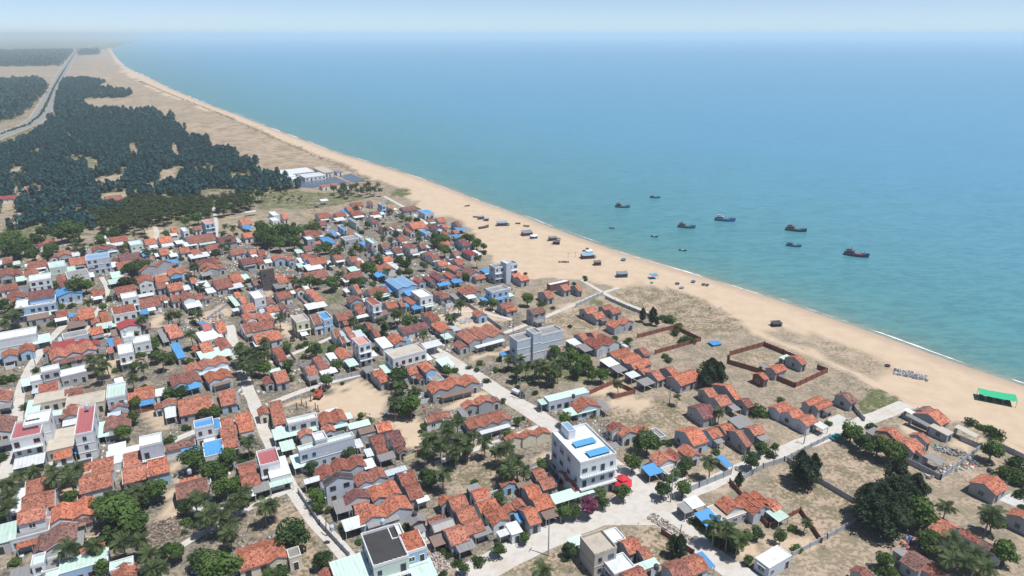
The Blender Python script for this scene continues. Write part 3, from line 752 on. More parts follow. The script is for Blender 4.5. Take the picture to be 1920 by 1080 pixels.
PLACES = r"""
# ================= near, inland: origin 0,720
T 0 720 3 27
G b1 o w -70,65 52,100
+S s -60,120 62,128 h2.8
G b1 w w -70,215 66,270 ;weathered brown tiled house at the inland edge beside the lane | the brown house by the inland lane
+S s -50,330 70,335
F1 n c 200,58 376,75 !G ;cream flat-roofed block with a thin parapet beside the inland lane | the cream flat-roofed block
+F1 n c 378,74 586,92 !G
S g 160,100 218,165 c=s
F3 r w 88,212 226,276 y h9.6 ;three-storey green-balconied house with red sheet roof and dark solar panels | the house with solar panels
+F3 W w 150,165 272,205 h10.4 !X
+S W 84,425 247,440 h3.3
F1 n n 285,262 431,342 !T t27 h3.6 ;unfinished single-storey shell with pale bare concrete slab roof beside the solar house
F3 r w 443,128 518,264 h9.4 ;tall narrow white house with red striped sheet roof and blue awning | the striped red-roofed tower house
+S b 428,322 538,362 h3.1
S g 545,225 612,285 ;pale green sheet porch roof beside the tall narrow striped-roof house
G b2 w g 592,195 732,236
G b1 o g 360,138 450,178
F1 g l 272,155 364,166 h3.6
F2 g l 604,4 702,58 ;pale blue narrow block with a mint roof terrace above an orange lean-to | the narrow mint-topped block
+G b1 o l 625,96 720,128 h3.6
G a1 o w 722,52 872,72
+S b 784,82 868,106
G a1 d w 226,4 334,28
G a1 d w 372,34 470,56
G b1 o w 914,100 990,118
+S W 926,140 992,178
G a1 o g 1000,92 1196,140 ;long grey house with one orange roof slope and one asbestos slope | the long half-grey-roofed house
G a1 o b 1225,42 1336,104
+S s 1262,66 1356,108 h2.8
F2 b w 1088,206 1202,224 h7.2 ;white house with two flat bright blue roofs on stepped levels | the white house with stepped blue roofs
+F1 b w 1138,330 1262,384 h4.0 !T
+F1 b w 1196,196 1240,250 h4.4 !T
G a3 o g 1224,198 1352,342
+S s 1262,352 1346,362 h2.7
G a2 O w 1318,172 1440,250
F1 K w 424,432 512,490 h4.6 t28 ;low walled white compound with orange tiled roofs and a stained slab terrace | the walled white compound
+G a2 o w 462,448 641,572 h3.6
F1 W w 600,380 800,410 h3.0 !T ;broad bare white concrete terrace between two orange tiled roofs
G a2 o w 688,398 846,520 ;orange tiled house with a long stepped roof beside the bare white terrace
+S u 756,536 846,530 h2.6
F2 W l 784,296 908,322 h9.0 y ;tall grey-blue tower house with brilliant white roof and stepped orange roofs | the white-topped tower house
+G a2 o b 830,428 946,492 h4.0
G a1 w w 922,346 1102,338 ;old weathered brown tiled house with blue awning among trees | the old house with blue awning
+S b 1018,376 1118,362
G a2 o w 166,534 302,680 ;white two-storey villa with chain of orange roofs and a columned balcony | the columned white villa
+G a1 o w 114,712 254,752 h6.0
+F1 s w 72,800 274,820 h3.6
+S o 92,908 268,872 h2.8
G b2 O w 300,700 526,735 ;white house with bright orange zigzag gables beside the columned villa | the zigzag-gabled white house
G b1 w w 276,820 416,902
+S s 415,842 468,905 h2.8
S g -70,815 86,870 h3.6 c=s
F1 g b 340,990 606,990 h4.2 !T ;long light blue building with flat mint roof behind a palm garden | the long mint-roofed building
F2 g w 184,962 246,1000 h5.6
+F1 s s 246,985 332,1030 h3.6
S s 62,1050 186,1085 c=s
S g 258,1062 338,1082
F1 g l 618,1002 748,1010 h4
+G b1 o l 634,1045 762,1080 h3.2
G a1 w g 986,566 1178,602 ;weathered orange house standing alone between a sand yard and palms | the lone house by the sand yard
+F1 s s 1134,540 1188,556 h2.6
G a2 d w 1328,462 1468,558
+S W 1350,540 1440,620 h2.6
B 690,275,44 750,192,34 760,112,36 396,642,38 1012,56,46 1075,432,70 1150,165,34 1210,150,36 1190,490,56 1270,425,60 1240,510,42 1258,590,60 1330,560,40
B 670,742,104 770,805,74 640,825,56 880,600,64 560,690,50 620,640,40 1210,1040,100 1110,1000,60 1300,1050,70 580,1030,46 985,950,50 1040,700,40 820,640,46 1290,400,40
U 1050,775,36 1095,800,22 10,410,30 150,126,28 80,1000,30 930,940,46 1050,245,26 935,330,30 960,310,30 400,1040,30 20,740,40 480,905,40 540,900,46 600,905,40 1360,440,30 1400,400,34
P 285,478 385,475 398,520 118,515 305,530 180,495 725,618 770,598 690,640 568,690 690,890,1.05 800,875,1.0 845,960 1150,655 1240,750,1.05 1300,790 1330,640,1.1 1375,605 1290,690 380,930 40,620 25,570 30,690 860,1035 1290,830 900,1040 545,905 1200,700 420,470 60,560
Z sand 1 920,640 1010,570 990,480 1040,490 1030,560 920,660
Z sand 1 910,660 1000,600 1080,720 1100,810 1010,850
Z sand 1 300,540 420,500 430,650 320,690
Z sand 1 480,830 600,820 640,870 470,900
Z sand 1 960,460 1040,440 1010,520 970,530
Y W 1080,690 1130,670 1175,790 1120,820
Y n 270,440 420,410 430,480 300,500
Z sand .8 780,170 910,140 930,280 820,300
Z grass .7 420,560 470,560 480,660 440,670
# ================= near, middle: origin 480,720
T 480 720 3 27
G a2 o c 62,108 180,216 ;orange tiled house with stepped roofs beside the building site | the stepped house by the building site
+G b1 o c 8,142 72,168
F2 W l 170,196 346,184 h6.6 ;blue-grey upper storey box with white flat roof above mint lean-tos | the blue-grey box above mint lean-tos
+S g 86,262 346,256 h3.4
+S g 128,332 224,360 h3.0
G b2 o b 348,176 514,204 ;pale blue house with two orange zigzag gables behind the building site's wall
S g 484,172 546,190
G b1 O l 234,272 322,286
G b1 O l 368,246 446,266
F2 g l 232,350 552,290 h7.6 t29 !N ;big blue-grey windowless block with white and mint roof and stair tower | the big blue-grey block
+F2 W l 314,276 400,300 h9.4 !NX
+S g 188,410 286,455 h3.0
S g 512,228 648,226 h4.4 c=s
S u 570,256 692,258 h3.6 c=s
G a2 d w 622,298 750,374 ;red-brown tiled long house with grey porch roof beside a yellow wall
+S s 678,402 790,412 h2.9
G a2 m w 716,276 850,338 ;dark maroon tiled house with orange front roof beside the sandy lot | the maroon-roofed house by the sandy lot
+G a1 O w 660,228 774,250 h3.6
S W 548,318 604,350
S W 606,372 664,400
G b3 d l 332,474 622,470 ;blue-grey house with three small red-brown gables under the big block | the triple-gabled blue-grey house
S W 266,540 440,520 h3.2
S W 590,434 678,462 h3.3
G b1 k l 378,545 548,532 h6.2 ;tall blue-grey house with dark slate-coloured gable roof beside the lane | the slate-roofed tall house
G b2 d l 546,516 744,532
G b1 m l 490,630 644,640
G b2 o l 628,590 814,614
G b2 O l 558,716 880,702 ;blue-grey house with two wide bright orange zigzag gables beside grey asbestos roofs | the wide bright orange twin gables
G a2 d g 778,506 952,626 ;big grey house with mottled red-brown stepped roofs and white porch | the big mottled-roof house
+S W 896,648 980,650
S l 722,492 856,486 h3.3 c=s
S s 425,664 544,704 h3.0
S W 478,772 618,794 h3.2 ;bright white square sheet porch beside the lane and grey asbestos roofs
S s 610,762 812,756 h2.8 c=s
F2 K p 590,840 858,962 h7.6 y t25 ;two-storey mint house with black tarred flat roof and white balcony | the black-roofed mint house
+F2 o b 800,850 960,912 h7.4 y
+F2 W w 736,800 838,850 h7.0
+S g 850,1020 1024,1072 h3.3
F1 g w 412,1004 656,1072 h4.2 !T ;wide flat mint sheet roof with a blue tank beside the black-roofed house | the wide mint sheet roof
C b1 s d 850,750 956,772
G a3 o g 1056,650 1290,812 h3.4 ;long grey house with three orange roofs stepping towards the wide road | the long triple-roofed grey house
+G b1 o g 1020,646 1104,666
+S s 1210,832 1334,834 h2.8
G a1 O g 1044,824 1202,872 ;grey house with bright orange roof and grey sheet porch by a dug garden
+S s 1116,906 1242,916 h2.8
C a1 s s 974,790 1122,792
G a2 o w 1196,612 1358,688 ;white-trimmed orange house with gabled front facing the wide road | the white-trimmed gabled house
+G b1 o w 1262,694 1428,766
+S W 1350,832 1462,832
G a1 d w 938,190 1106,180 ;small red-brown tiled house with white porch beside a palm clump
+S g 1050,204 1130,216
G b3 o g 956,10 1260,-4 h3.6 ;long grey house with orange gables and blank cement wall above a sand strip | the long grey gabled house
G b2 O g 1152,114 1330,104 ;grey house with two orange gables and a brown window by the concrete road
+S s 1126,142 1202,180
G b3 o g 1176,216 1440,204 ;grey house with row of bright orange gables behind a brick wall and palms | the row of bright gables behind palms
G b1 o b 1370,558 1462,560
F2 r w 0,378 134,430 h7 y ;white two-storey house with pinkish-red sheet roof and green awning | the pink-roofed white house
+F1 W w 50,430 196,500 h4.4 !T
+S g 68,548 210,548
S s -20,570 82,590
G a1 o c -118,934 172,966 ;old cream house with orange roof and arched porch beside a big round tree | the old arched-porch house
+G b1 o c 58,940 178,978
+F1 s c 172,930 252,958
Z sand 1 350,40 640,-20 760,60 740,160 690,170 560,165 470,110
Z sand 1 170,100 360,45 540,150 520,170 340,150 250,110
Z sand 1 690,190 920,190 920,330 850,400 790,330 740,240
Z sand 1 860,190 930,180 930,310 900,330
Z scrub .8 1000,480 1300,370 1440,420 1440,560 1180,610
Z scrub 1 210,880 350,800 480,960 400,1030 250,1080 230,1000
Z sand 1 1000,110 1260,20 1290,40 1040,140
Z scrub .7 0,700 230,650 350,800 200,860 0,860
Z sand .7 960,860 1010,830 1100,1000 1120,1080 1000,1060
Y n 880,790 990,790 1000,860 930,900
P 40,680 778,105,1.1 888,45,1.1 800,12 945,370 1030,335,1.05 1062,262,1.1 1085,235 1140,310,1.05 1122,382 1222,280 1284,325 1130,205 1000,300 1045,498,1.05 1360,380 1405,360,1.05 1425,440 960,300 1180,330
B 215,850,92 870,128,70 820,150,44 340,640,52 355,690,40 960,520,56 990,550,40 1365,928,46 590,180,22 945,242,28 150,1060,40 80,1075,40 1416,280,32 1362,640,42 1400,690,30 1170,1040,32
U 1260,1005,36 1030,900,24 1060,935,26 1090,960,26 1130,1010,32 310,590,32 385,650,28 640,205,26 1020,880,22 480,800,22 840,800,26 1240,990,30 1050,1070,24 1390,95,22 1440,720,26 410,710,26
# ================= near, seaward: origin 960,720
T 960 720 3 25
G b3 o c -40,306 216,272 ;cream house with three orange gables and brown shutters beside the tall white block | the cream triple-gabled house
F3 W w 225,266 588,386 h12.4 y t24 ;big white three-storey block with two bright blue panels on its roof | the big white block
+F1 B w 282,218 352,258 h14.6 !XNT
G a2 o g 94,492 252,572
G a2 o w 250,494 414,586 ;orange tiled house with white trim beside the big white block and mint porch
+S g 206,628 468,606 h3.2
G a2 O g 40,582 234,688 ;grey house with bright orange stepped roofs beside the magenta bush and mint porch | the grey house by the magenta bush
G b1 o g 0,660 80,690
G a1 o g 34,708 168,772
+S u 156,720 280,736 h2.7
S W -40,792 64,828 h3.2 c=w
F1 g l 180,70 436,44 h4.2 !T ;blue-grey single-storey house with flat mint sheet roof by the road | the flat mint-roofed house by the road
+S g 140,92 222,104 h3.3
G b1 o l 326,112 500,128 ;orange gabled house wrapped by an L-shaped mint porch | the house with mint wrap porch
+S g 282,146 478,142
+S s 470,100 562,140
G b1 d w 526,236 644,252
G b2 o l 590,270 778,262 ;light grey house with two orange gables behind a large round tree
+S s 514,346 612,352
F1 s s 780,252 860,292 h2.8
G a1 O l 912,264 1108,320 h3.8 ;large new bright orange roof over a deep open veranda | the new bright orange roof
G a1 o b 1066,262 1188,288 ;small orange house with vivid blue front wall beside the new orange roof
G a1 o g 1140,238 1262,262
+G a1 o g 1190,262 1350,340
G a1 O g 1300,248 1428,270 ;small grey house with orange roof and covered doorway by the beach road bend
S s 1208,200 1366,224 c=g
G b1 O l 768,408 922,436 ;orange gabled house with vivid blue porch roof at the road junction | the house with blue porch at the junction
+S b 722,468 856,492 h3.0
+F1 n s 836,470 944,486 h2.8 !T
G b1 d l 868,376 962,420
G b1 o l 930,362 1066,402
S b 1148,412 1244,456 h2.2 ;narrow blue and white sheet cover beside a palm and a grey wall
G a2 o g 1040,32 1236,108
G a1 O g 1120,4 1292,84 ;orange roof with dark cement gable in the cluster above the scrub plot | the orange cluster above the scrub plot
+S s 1208,122 1292,142 h2.7
G a1 d g 1260,92 1364,120
G a1 m g 984,130 1156,176
G b1 O l 1142,666 1304,700 ;grey house with orange gable and concrete terrace beside the blue carport | the house with concrete terrace
+F1 n s 1096,690 1330,716 h2.8 !T
+S b 1020,732 1182,768 h2.8
S W 960,652 1090,678 h3.2
S s 924,682 1022,712
G b3 o l 1250,644 1480,690 ;house with row of three weathered orange gables beside the concrete terrace
F2 n n 384,856 590,914 h7 !GN ;unfinished raw cement block with stepped slab terraces by the junction | the raw cement block
+F1 W s 510,986 692,1024 h3.8
+F1 W s 480,838 640,868 h3.6
S g 306,874 424,896 h3.2
G a1 o g 590,884 738,928
+G a1 o g 690,934 792,966
S g 680,1020 834,1012 h3.2 c=l
G a1 d g 836,1020 1014,1070
G a1 o l 936,992 1110,1034
+S b 1030,960 1144,1022 h2.8
G a1 d g 600,1062 760,1076
P 932,70,.6 1120,440,1.0 1216,820,1.0 1270,870 1166,150,.8 10,470 62,485 165,1045 30,430 -20,480 1140,790
B 675,442,56 760,322,72 710,345,42 980,462,46 1350,432,50 1400,366,42 845,595,50 890,545,36 960,590,50 920,505,34 500,620,36 352,722,42 290,722,50 630,615,50 512,672,36 320,930,46 300,200,42 1270,880,56 1320,860,36 1380,840,36 1330,990,30 70,870,36
M 430,695,58
U 840,320,36 800,340,34 880,330,30 1060,790,34 1090,815,34 1125,850,34 1020,770,30 1150,870,34 1370,150,50 1420,170,30 1275,545,22 60,192,18 450,180,20 1400,840,26 1210,880,36 1160,900,30 1240,920,36 540,580,24 300,980,24 1150,380,26 1400,345,32 1440,380,24
K 905,925,32 945,935,36 1278,550,22
Z scrub .8 490,180 780,80 1080,200 1040,240 760,260 560,250
Z sand 1 430,60 590,0 690,40 560,80 440,75
Z sand 1 560,120 700,60 790,90 600,180
Z sand 1 1000,500 1130,460 1180,520 1010,570
Z scrub .9 560,800 760,770 940,880 880,1040 800,1000 680,830
Z scrub .6 1130,350 1330,330 1330,400 1240,430
Z sand .9 60,430 220,370 220,420 90,460
Z sand .8 1060,640 1330,570 1340,610 1150,640
Z sand 1 1270,960 1440,890 1440,980 1310,1010
Z scrub .9 60,1040 380,900 400,1080 60,1080
Z grass .5 700,200 790,200 780,240 690,240
Y n 640,470 690,430 800,700 900,700 700,760 560,700
# ================= near, beach end: origin 1440,720
T 1440 720 3 32
G a3 O l 4,128 284,206 ;long grey house with sawtooth row of three bright orange gables | the sawtooth-gabled grey house
+S W 240,220 344,238
G a2 o g 192,104 368,108 ;grey house with two-tone orange roof beside a white concrete yard | the two-tone roof by the white yard
G a1 w g 372,66 504,92 ;small grey house with faded pink-brown roof standing alone in littered grass | the faded small house in the grass
G a1 w g 830,150 944,154
+G a1 O g 820,168 1024,204 ;
S W 764,146 850,172
S s 796,186 916,232
S n 904,240 1048,270 c=g ;grey cement shed with ridged asbestos roof behind the beach fence
S n 1044,246 1192,284 ;tumbledown shelter with patchy white sheet roof at the beach edge | the tumbledown beach-edge shelter
S s 546,268 642,264 h3.0 c=g
G a1 o g 608,266 770,300 ;orange tiled house inside the grey walled compound near a spreading tree | the orange house in the grey walled compound
+G a1 d g 590,292 700,325 h2.9
G a1 O l 704,332 878,352
+G a1 O l 800,376 896,400 h2.8
G a1 o l 794,288 918,318
S s 872,410 998,434 h2.9 ;grey asbestos lean-to among junk inside the walled compound
G a1 O g 1132,554 1350,576 ;grey cement house with wide orange roof and bare concrete forecourt | the house with bare concrete forecourt
G a1 o g 1338,734 1530,772
G b1 o l 900,806 1086,812 ;blue-grey house with orange gable behind dark palms near the bottom
+G b1 d l 1066,832 1208,878
+G b1 w l 1186,892 1336,956
G b1 w g 742,992 930,1006
+G b1 d g 856,1032 1030,1068
S s 700,934 812,972 c=g
G a1 d g 460,1050 604,1090
F1 W l -72,976 134,962 h3.4 !T ;plain white sheet-roofed shed with blue-grey walls beside a sand yard | the plain white-roofed shed
G a1 O l -44,668 78,690
+S g -16,722 122,742
K 740,565,90 600,680,84 690,735,80 790,640,66 640,640,64 735,500,60 830,590,60 210,488,62 180,480,44 250,500,44 560,650,60 740,690,70
B 860,720,84 830,690,60 470,268,56 440,290,32 555,340,56 620,345,62 690,372,64 750,392,44 520,320,40 1262,370,58 1260,780,56 910,900,56 870,870,40 1340,945,60 660,1000,46 930,860,36
U 1410,450,56 1330,500,46 1420,545,46 1390,510,36 1280,282,40 1245,250,30 40,352,26 20,400,30 342,220,24 165,925,32 140,812,28 75,850,36 1420,620,32 580,240,30 240,240,24 1140,215,30 1200,240,26 70,90,22 1430,690,22 640,1040,40 700,1060,36
P 1246,735,1.3 1004,690,1.0 1035,860,1.0 1030,980,1.05 1180,960,1.05 1215,975 1130,1000 75,840,.6 210,775,.6 1080,930,1.0 1000,940,1.0 1240,1030
Z scrub .75 0,490 110,450 280,560 480,670 520,760 300,860 200,830 130,740 0,640
Z scrub .75 220,400 330,330 690,460 680,580 480,660 290,540
Z scrub .6 130,960 520,770 860,840 850,880 600,1000 430,1060 100,1080
Z scrub .45 870,600 970,545 1200,400 1340,420 1440,520 1440,700 1300,700 1000,760
Z scrub .9 480,120 720,110 720,150 560,220 480,170
Z scrub .5 250,-250 420,-220 640,-130 690,-70 560,-60 420,-90 280,-160
Z scrub .35 -20,-330 120,-310 330,-240 300,-190 120,-230 0,-270
Z grass .85 500,20 720,30 720,110 640,170 540,170 470,130
Z grass .4 200,-60 480,-30 520,30 300,60
Z sand 1 0,880 180,830 280,890 150,960 120,940 0,910
Z sand 1 690,220 760,200 830,260 800,290 720,260
Z sand 1 1030,320 1180,330 1130,400 980,350
Y W 340,190 400,170 480,215 400,290 330,240
Y n 1290,650 1370,610 1440,660 1440,710
Z debris 1 900,500 1130,400 1160,450 1010,590 930,560
Z scrub .3 0,200 230,330 150,350 0,300
# ================= middle, seaward: origin 960,360
T 960 360 3 32
G a2 O g -16,466 98,492
F1 W k 197,514 322,500 h3.6 !T ;brick-sided house with white sheet roof beside the beach lane | the white-roofed brick house
G a1 o g 246,532 332,546
+G a1 o g 328,532 394,552
G a1 O g 142,568 238,590 ;small detached grey house with orange roof inland of the beach lane | the small detached orange house
G a1 w g 78,666 192,672 h5.6 ;unfinished dark two-storey house with ragged brown roof | the unfinished dark house
G a2 o g 376,662 534,698 ;grey cement house with two stepped orange roofs by the walled lane | the stepped grey pair by the walled lane
G a2 o g 484,650 618,676
G b2 O g 530,742 690,736 ;detached grey house with two orange gables beside a dark casuarina | the detached twin-gabled grey house
F3 s l -14,806 286,774 h10.2 !X t30 ;long plain white three-storey block with a stair tower on its roof | the long plain white block
+F3 s l 80,770 166,786 h12 !NX
S o 186,880 290,884
G a1 O g 344,806 434,828
+G a1 O g 412,796 504,822
+G b2 d l 402,842 606,850
+S W 300,838 394,850
+S s 360,868 514,868
G a2 o g 548,910 700,926 x1.2 ;first of a long row of orange-roofed grey houses with white porches | the long row of orange roofs
+S W 500,950 598,962 x1.2
G a2 o g 604,946 768,966 x1.2
+S s 560,990 644,998 x1.2
G a2 O g 682,984 776,1008 x1.2
+S W 640,1024 718,1030 x1.2
G a1 o g 752,1020 850,1044 x1.2
+S s 708,1064 800,1070 x1.2
G a1 o g 690,890 772,910 x1.2
G a1 O g 836,1000 938,1028 x1.2
G a1 o g 884,1044 1060,1044 x1.2
G a1 O k 1352,1026 1444,1046 ;small bare brick hut with orange roof outside the brick wall | the small brick hut
T 1440 360 3 32
G a1 O g 98,932 220,960 ;grey house with orange roof in the corner of the brick-walled plot | the house in the brick-walled plot
+S g 60,930 132,926
G a1 O g -14,992 108,994
+S s -54,975 10,985
T 960 360 3 32
P 45,935 75,975 125,970 200,990 235,960 280,945 215,1010 150,1005 260,1000 30,990 270,920 600,1075,.8
B 85,602,40 330,930,56 400,960,56 370,1000,46 240,900,40 330,890,36 165,640,30 500,1030,46 450,1040,36 430,980,46
K 735,702,20 790,712,25 805,690,13 815,735,14 1125,985,62 1100,1040,44 1165,1040,40
U 325,755,16 920,790,30 1000,830,38 960,835,30 890,715,40 850,705,26 940,750,24 660,830,20 640,850,24 75,458,14 640,870,26 230,652,16 880,945,24 860,920,24 580,820,22 350,515,14 410,480,14 415,495,14
Z grass .8 400,610 480,590 560,640 480,640 420,640
Z grass .5 580,600 700,660 700,700 620,680
Z grass .45 710,515 820,510 800,530 720,525
Z grass .4 560,560 640,550 700,600 600,600
Z grass .55 820,700 960,660 1000,740 960,770 880,740
Z grass .6 970,660 1040,660 1050,690 960,685
Z grass .6 880,570 980,560 1050,590 960,600
Z grass .5 1200,690 1270,690 1280,710 1220,710
Z scrub .8 560,560 750,530 1000,570 1250,680 1300,760 1200,820 1060,800 900,760 760,700 700,660
Z scrub .5 380,540 560,560 700,650 760,700 700,740 560,640
Z scrub .75 280,640 380,650 540,760 600,790 480,790 300,800 250,740 150,750 220,660
Z scrub .7 740,850 900,790 1040,840 880,900 800,910
Z scrub .7 1230,940 1420,880 1440,1000 1300,960
Z grass .4 700,850 800,920 740,930 640,860
Z sand .8 260,650 370,620 380,680 300,690
Z grass .8 0,960 300,930 480,980 620,1060 500,1080 300,1060 0,1080
# ================= middle: origin 480,360
T 480 360 3 33
G a1 d w 522,72 608,78
G a1 d w 620,58 658,68
F2 B l 684,62 728,72 h6.5 ;steel blue block with roof terrace at the far edge of the village | the steel blue block
+S b 690,98 734,102
G a1 O w 730,90 778,98
G a1 w g 802,96 908,98
S n 780,112 810,118
F1 b l 912,104 1002,114 h4.4 !T ;blue-roofed blue-grey building at the upper end of the village by the sand | the blue-roofed house at the beach end
G a1 O w 494,94 548,106
G a1 d l 328,132 422,142 ;large red-brown roofed villa with veranda beside open fields | the villa beside the fields
G a1 d w 432,126 512,132
+S W 434,150 508,154
G a1 d g 514,118 602,126
G a1 d w 638,118 702,124
+S W 640,135 712,138
F1 s p 514,146 580,172 h5 !T ;tall greenish flat sheet-roofed barn among red roofs | the greenish barn
G a1 d g 330,174 402,184
G a1 m w 614,152 682,172
G b1 d w 684,196 738,216
G b1 o w 760,192 812,204
F2 b b 458,188 512,206 h6.6 ;small bright blue two-storey house with blue terrace | the small bright blue house
+S b 410,220 466,240
S b 354,262 450,284 c=l
G a1 d w 254,228 376,236
F2 W g 264,250 332,262 h7
F2 s s 474,252 580,256 h7 !N ;grey windowless mid-village block with purplish flat roof | the purplish grey block
G b1 O w 514,230 562,240
F1 g w 560,238 606,252
F2 g w 612,262 682,282 ;white two-storey house with pale mint roof among palms | the mint-topped white house
S b 578,284 628,294
G a1 O w 840,186 962,196 ;long bright orange roof with white gabled front wing near the beach | the long hall near the beach
+G b1 O w 838,212 892,226
G a1 d w 952,158 1004,164
G b1 d w 962,182 1042,206
G a1 O w 998,156 1074,166
G a1 o w 1028,190 1082,198
G a1 d b 1094,178 1162,196
+S b 1114,204 1190,208
G b1 O b 1038,224 1098,238
G a1 o b 1094,222 1148,228
+S b 1098,244 1156,250
F1 b b 914,212 978,228 h4
G a1 d w 780,262 852,272
G b2 d w 820,296 910,314 h5 ;white two-storey house with dark red tiles and pale verges | the white house with dark red tiles
G a1 w g 682,302 748,318
G a1 w g 630,318 678,332
G a1 m g 756,326 828,336
G a1 O y 1020,288 1098,298 ;yellow-trimmed orange house amid trees near the beach edge
G a1 m b 1110,280 1204,300
C b1 R s 1164,334 1252,350 ;stone grey house with crimson-red gabled roof facing the beach | the crimson-gabled house
G a1 w g 900,302 962,314
G a2 d w 928,346 1034,374
G a1 w g 254,314 324,326 
G a2 d w 242,358 324,380 ;red-brown house with stepped roof beside two mid-village trees
G b1 o b 84,368 168,378
G b1 o b 164,372 218,384
G a1 d w 0,334 52,342
G a1 d w -10,376 44,388
G a1 o w 280,386 402,396 ;long orange roof above a broad white sheet awning | the long orange roof with white awning
+S W 264,416 382,424
S g 220,406 274,418
S W 386,394 446,412
G a1 d w 412,358 498,374
G a2 d w 510,378 612,420 ;house with two dark red roofs edged by white verges
+S g 508,428 600,434
G a1 w g 630,372 692,384
G a1 O w 694,374 770,384
G b2 o w 648,418 786,436 
+S b 650,456 748,466
G a1 O w 1000,398 1084,408
G a1 d g 1086,386 1174,404
G a1 w g 1088,344 1142,356
G b1 o b 1072,420 1160,440
G b1 w l 1154,446 1274,460 ;blue-grey house with wide faded brown gable next to the tall harbourfront block
+S b 1256,438 1334,452
+S g 1284,464 1334,474
C b2 B b 726,496 908,528 h4.6 ;large steel blue sheet hall with twin gables and light blue walls | the large blue hall
+S b 818,556 904,572
G b1 o b 882,488 950,506
G b1 d b 940,478 1012,502
G b1 m b 972,462 1074,486 ;maroon gabled house in a row with blue awnings
G b1 O b 1050,458 1134,480
+S b 1014,518 1100,516
+S b 1094,500 1168,502
F3 s l 1312,408 1472,398 h9.0 y ;tall white block with flat terraces at the edge of the sand | the white block at the sand edge
+F1 W l 1376,386 1436,396 h11.0 !XN
G a1 d w 250,464 412,470 ;long red-brown roof crossed by a white ridge
G a1 d w 474,468 608,474
+S W 476,488 544,498
F3 n d 22,442 98,432 h10.5 !G ;dark unfinished concrete frame tower of three open storeys | the dark concrete frame tower
G a2 O w 88,476 184,508
+S s 92,522 182,530
G a1 w g -30,505 32,518
F2 W w -40,562 52,588
G a1 d w 104,578 204,590
G b1 O w 208,536 274,552
G a3 O w 268,556 382,612 ;long white house with three orange roof tiers and white porch | the three-tiered orange roof
+S W 268,636 404,638
G a1 O w 520,528 596,568
+S W 488,548 528,560
G a1 d w 612,556 750,558
G b1 w b 506,602 604,612
F3 d w 612,602 704,628 h8.4 y ;narrow white townhouse with dark red tiled top beside low roofs | the dark-red-topped townhouse
G a2 d w 538,652 624,674
+S W 556,700 652,694
G a1 o g 708,630 802,644
G a1 o g 796,630 842,640
G b1 O b 832,604 918,628
+S b 870,648 944,650
F2 W w 870,556 994,578 h7.2 y ;white two-storey block with bare white roof and glazed balcony | the bare white-roofed block
+S g 934,634 1004,638
G a2 d g 988,566 1090,590
S s 1084,578 1148,596 c=g
G b2 o g 1128,550 1268,562
+S W 1166,582 1244,590
F2 s b 1290,542 1422,540 h7.2 ;light blue and stone grey block with awnings behind the sand lot | the light blue and grey block
+S b 1256,598 1334,604
+S b 1342,596 1398,600
G a1 d g 1350,634 1454,640
G a1 O g 1408,462 1448,472
G a1 O w 46,652 134,664
G b1 w w 122,630 182,656
G b2 O w -4,694 100,716
G a1 d l -50,746 112,760
G a1 O l -30,812 150,822 
+S W -20,846 78,850
F2 n y 196,698 300,716 h7.4 y ;yellow two-storey house with cream flat roof beside a sand track | the yellow house
+G a1 w w 282,700 376,736 h5.2
+F2 b b 340,678 430,706 h6.2
+S b 322,758 384,764
G a1 d g 428,694 554,706
G a2 O w 478,770 568,820
+G a2 d w 426,794 506,850
G a2 d g 600,744 700,804
G a1 m w 790,768 972,764 ;long low house with dark maroon roof and arcade of white columns | the long maroon-roofed arcade house
G a2 d w 920,684 1040,716
G b1 O g 986,748 1110,776 ;grey house with bright orange gable beside the mint porch and lane
+S g 1034,806 1110,816
G b1 o b 1214,678 1302,692 ;pale teal house with orange gable alone in the rubble-strewn sand lot | the teal house in the sand lot
G b3 o g 1128,798 1400,800 h4.2 ;grey blank-walled house with one maroon and two orange gables by the road | the blank-walled gabled house
F3 i w 538,822 646,842 h9.6 y ;tall white townhouse with salmon roof and glazed bay front | the salmon-topped townhouse
S W 664,832 774,862 h3.8 c=w
G b1 o g 736,818 848,842
F2 n w 724,896 958,886 h7.8 t34 ;large pale two-storey block with stained bare concrete roof and brown shutters | the pale block with stained roof
S W 926,856 1054,856 h4 ;white vaulted canopy at the side of the wide road
G b1 O l 438,892 546,930 ;blue-grey house with bright orange gable and mint porch by the cross lane | the orange gable with mint porch
+S g 494,950 580,968
G a2 d w 300,934 414,988
+G a1 o w 258,990 350,1018
+S W 350,1004 462,1008
+S s 284,1040 362,1046
G a2 d w 76,880 184,936 ;white-trimmed dark red stepped house beside a round tree and the alley
G a1 O g 76,1020 190,1058
G a2 o g 640,1012 756,1058
+S s 594,992 668,1006
S g 690,982 774,1006
G a1 O g 820,992 928,1012
G b1 O b 908,972 1014,1000 h5.2 ;pale blue upright house with orange gable beside the pale block
+F1 s s 960,1032 1058,1050 h3.2
S g 1008,948 1122,968
S s 1190,1042 1258,1066
S b 1364,908 1454,902 c=w
S W 356,44 410,46 h3.4 ;small white tent roof standing alone in the field beyond the village
S s 328,60 364,66
F1 W w 70,112 134,128 h4
+F1 W w 72,146 136,158 h3.4
G a1 O w 134,136 184,148
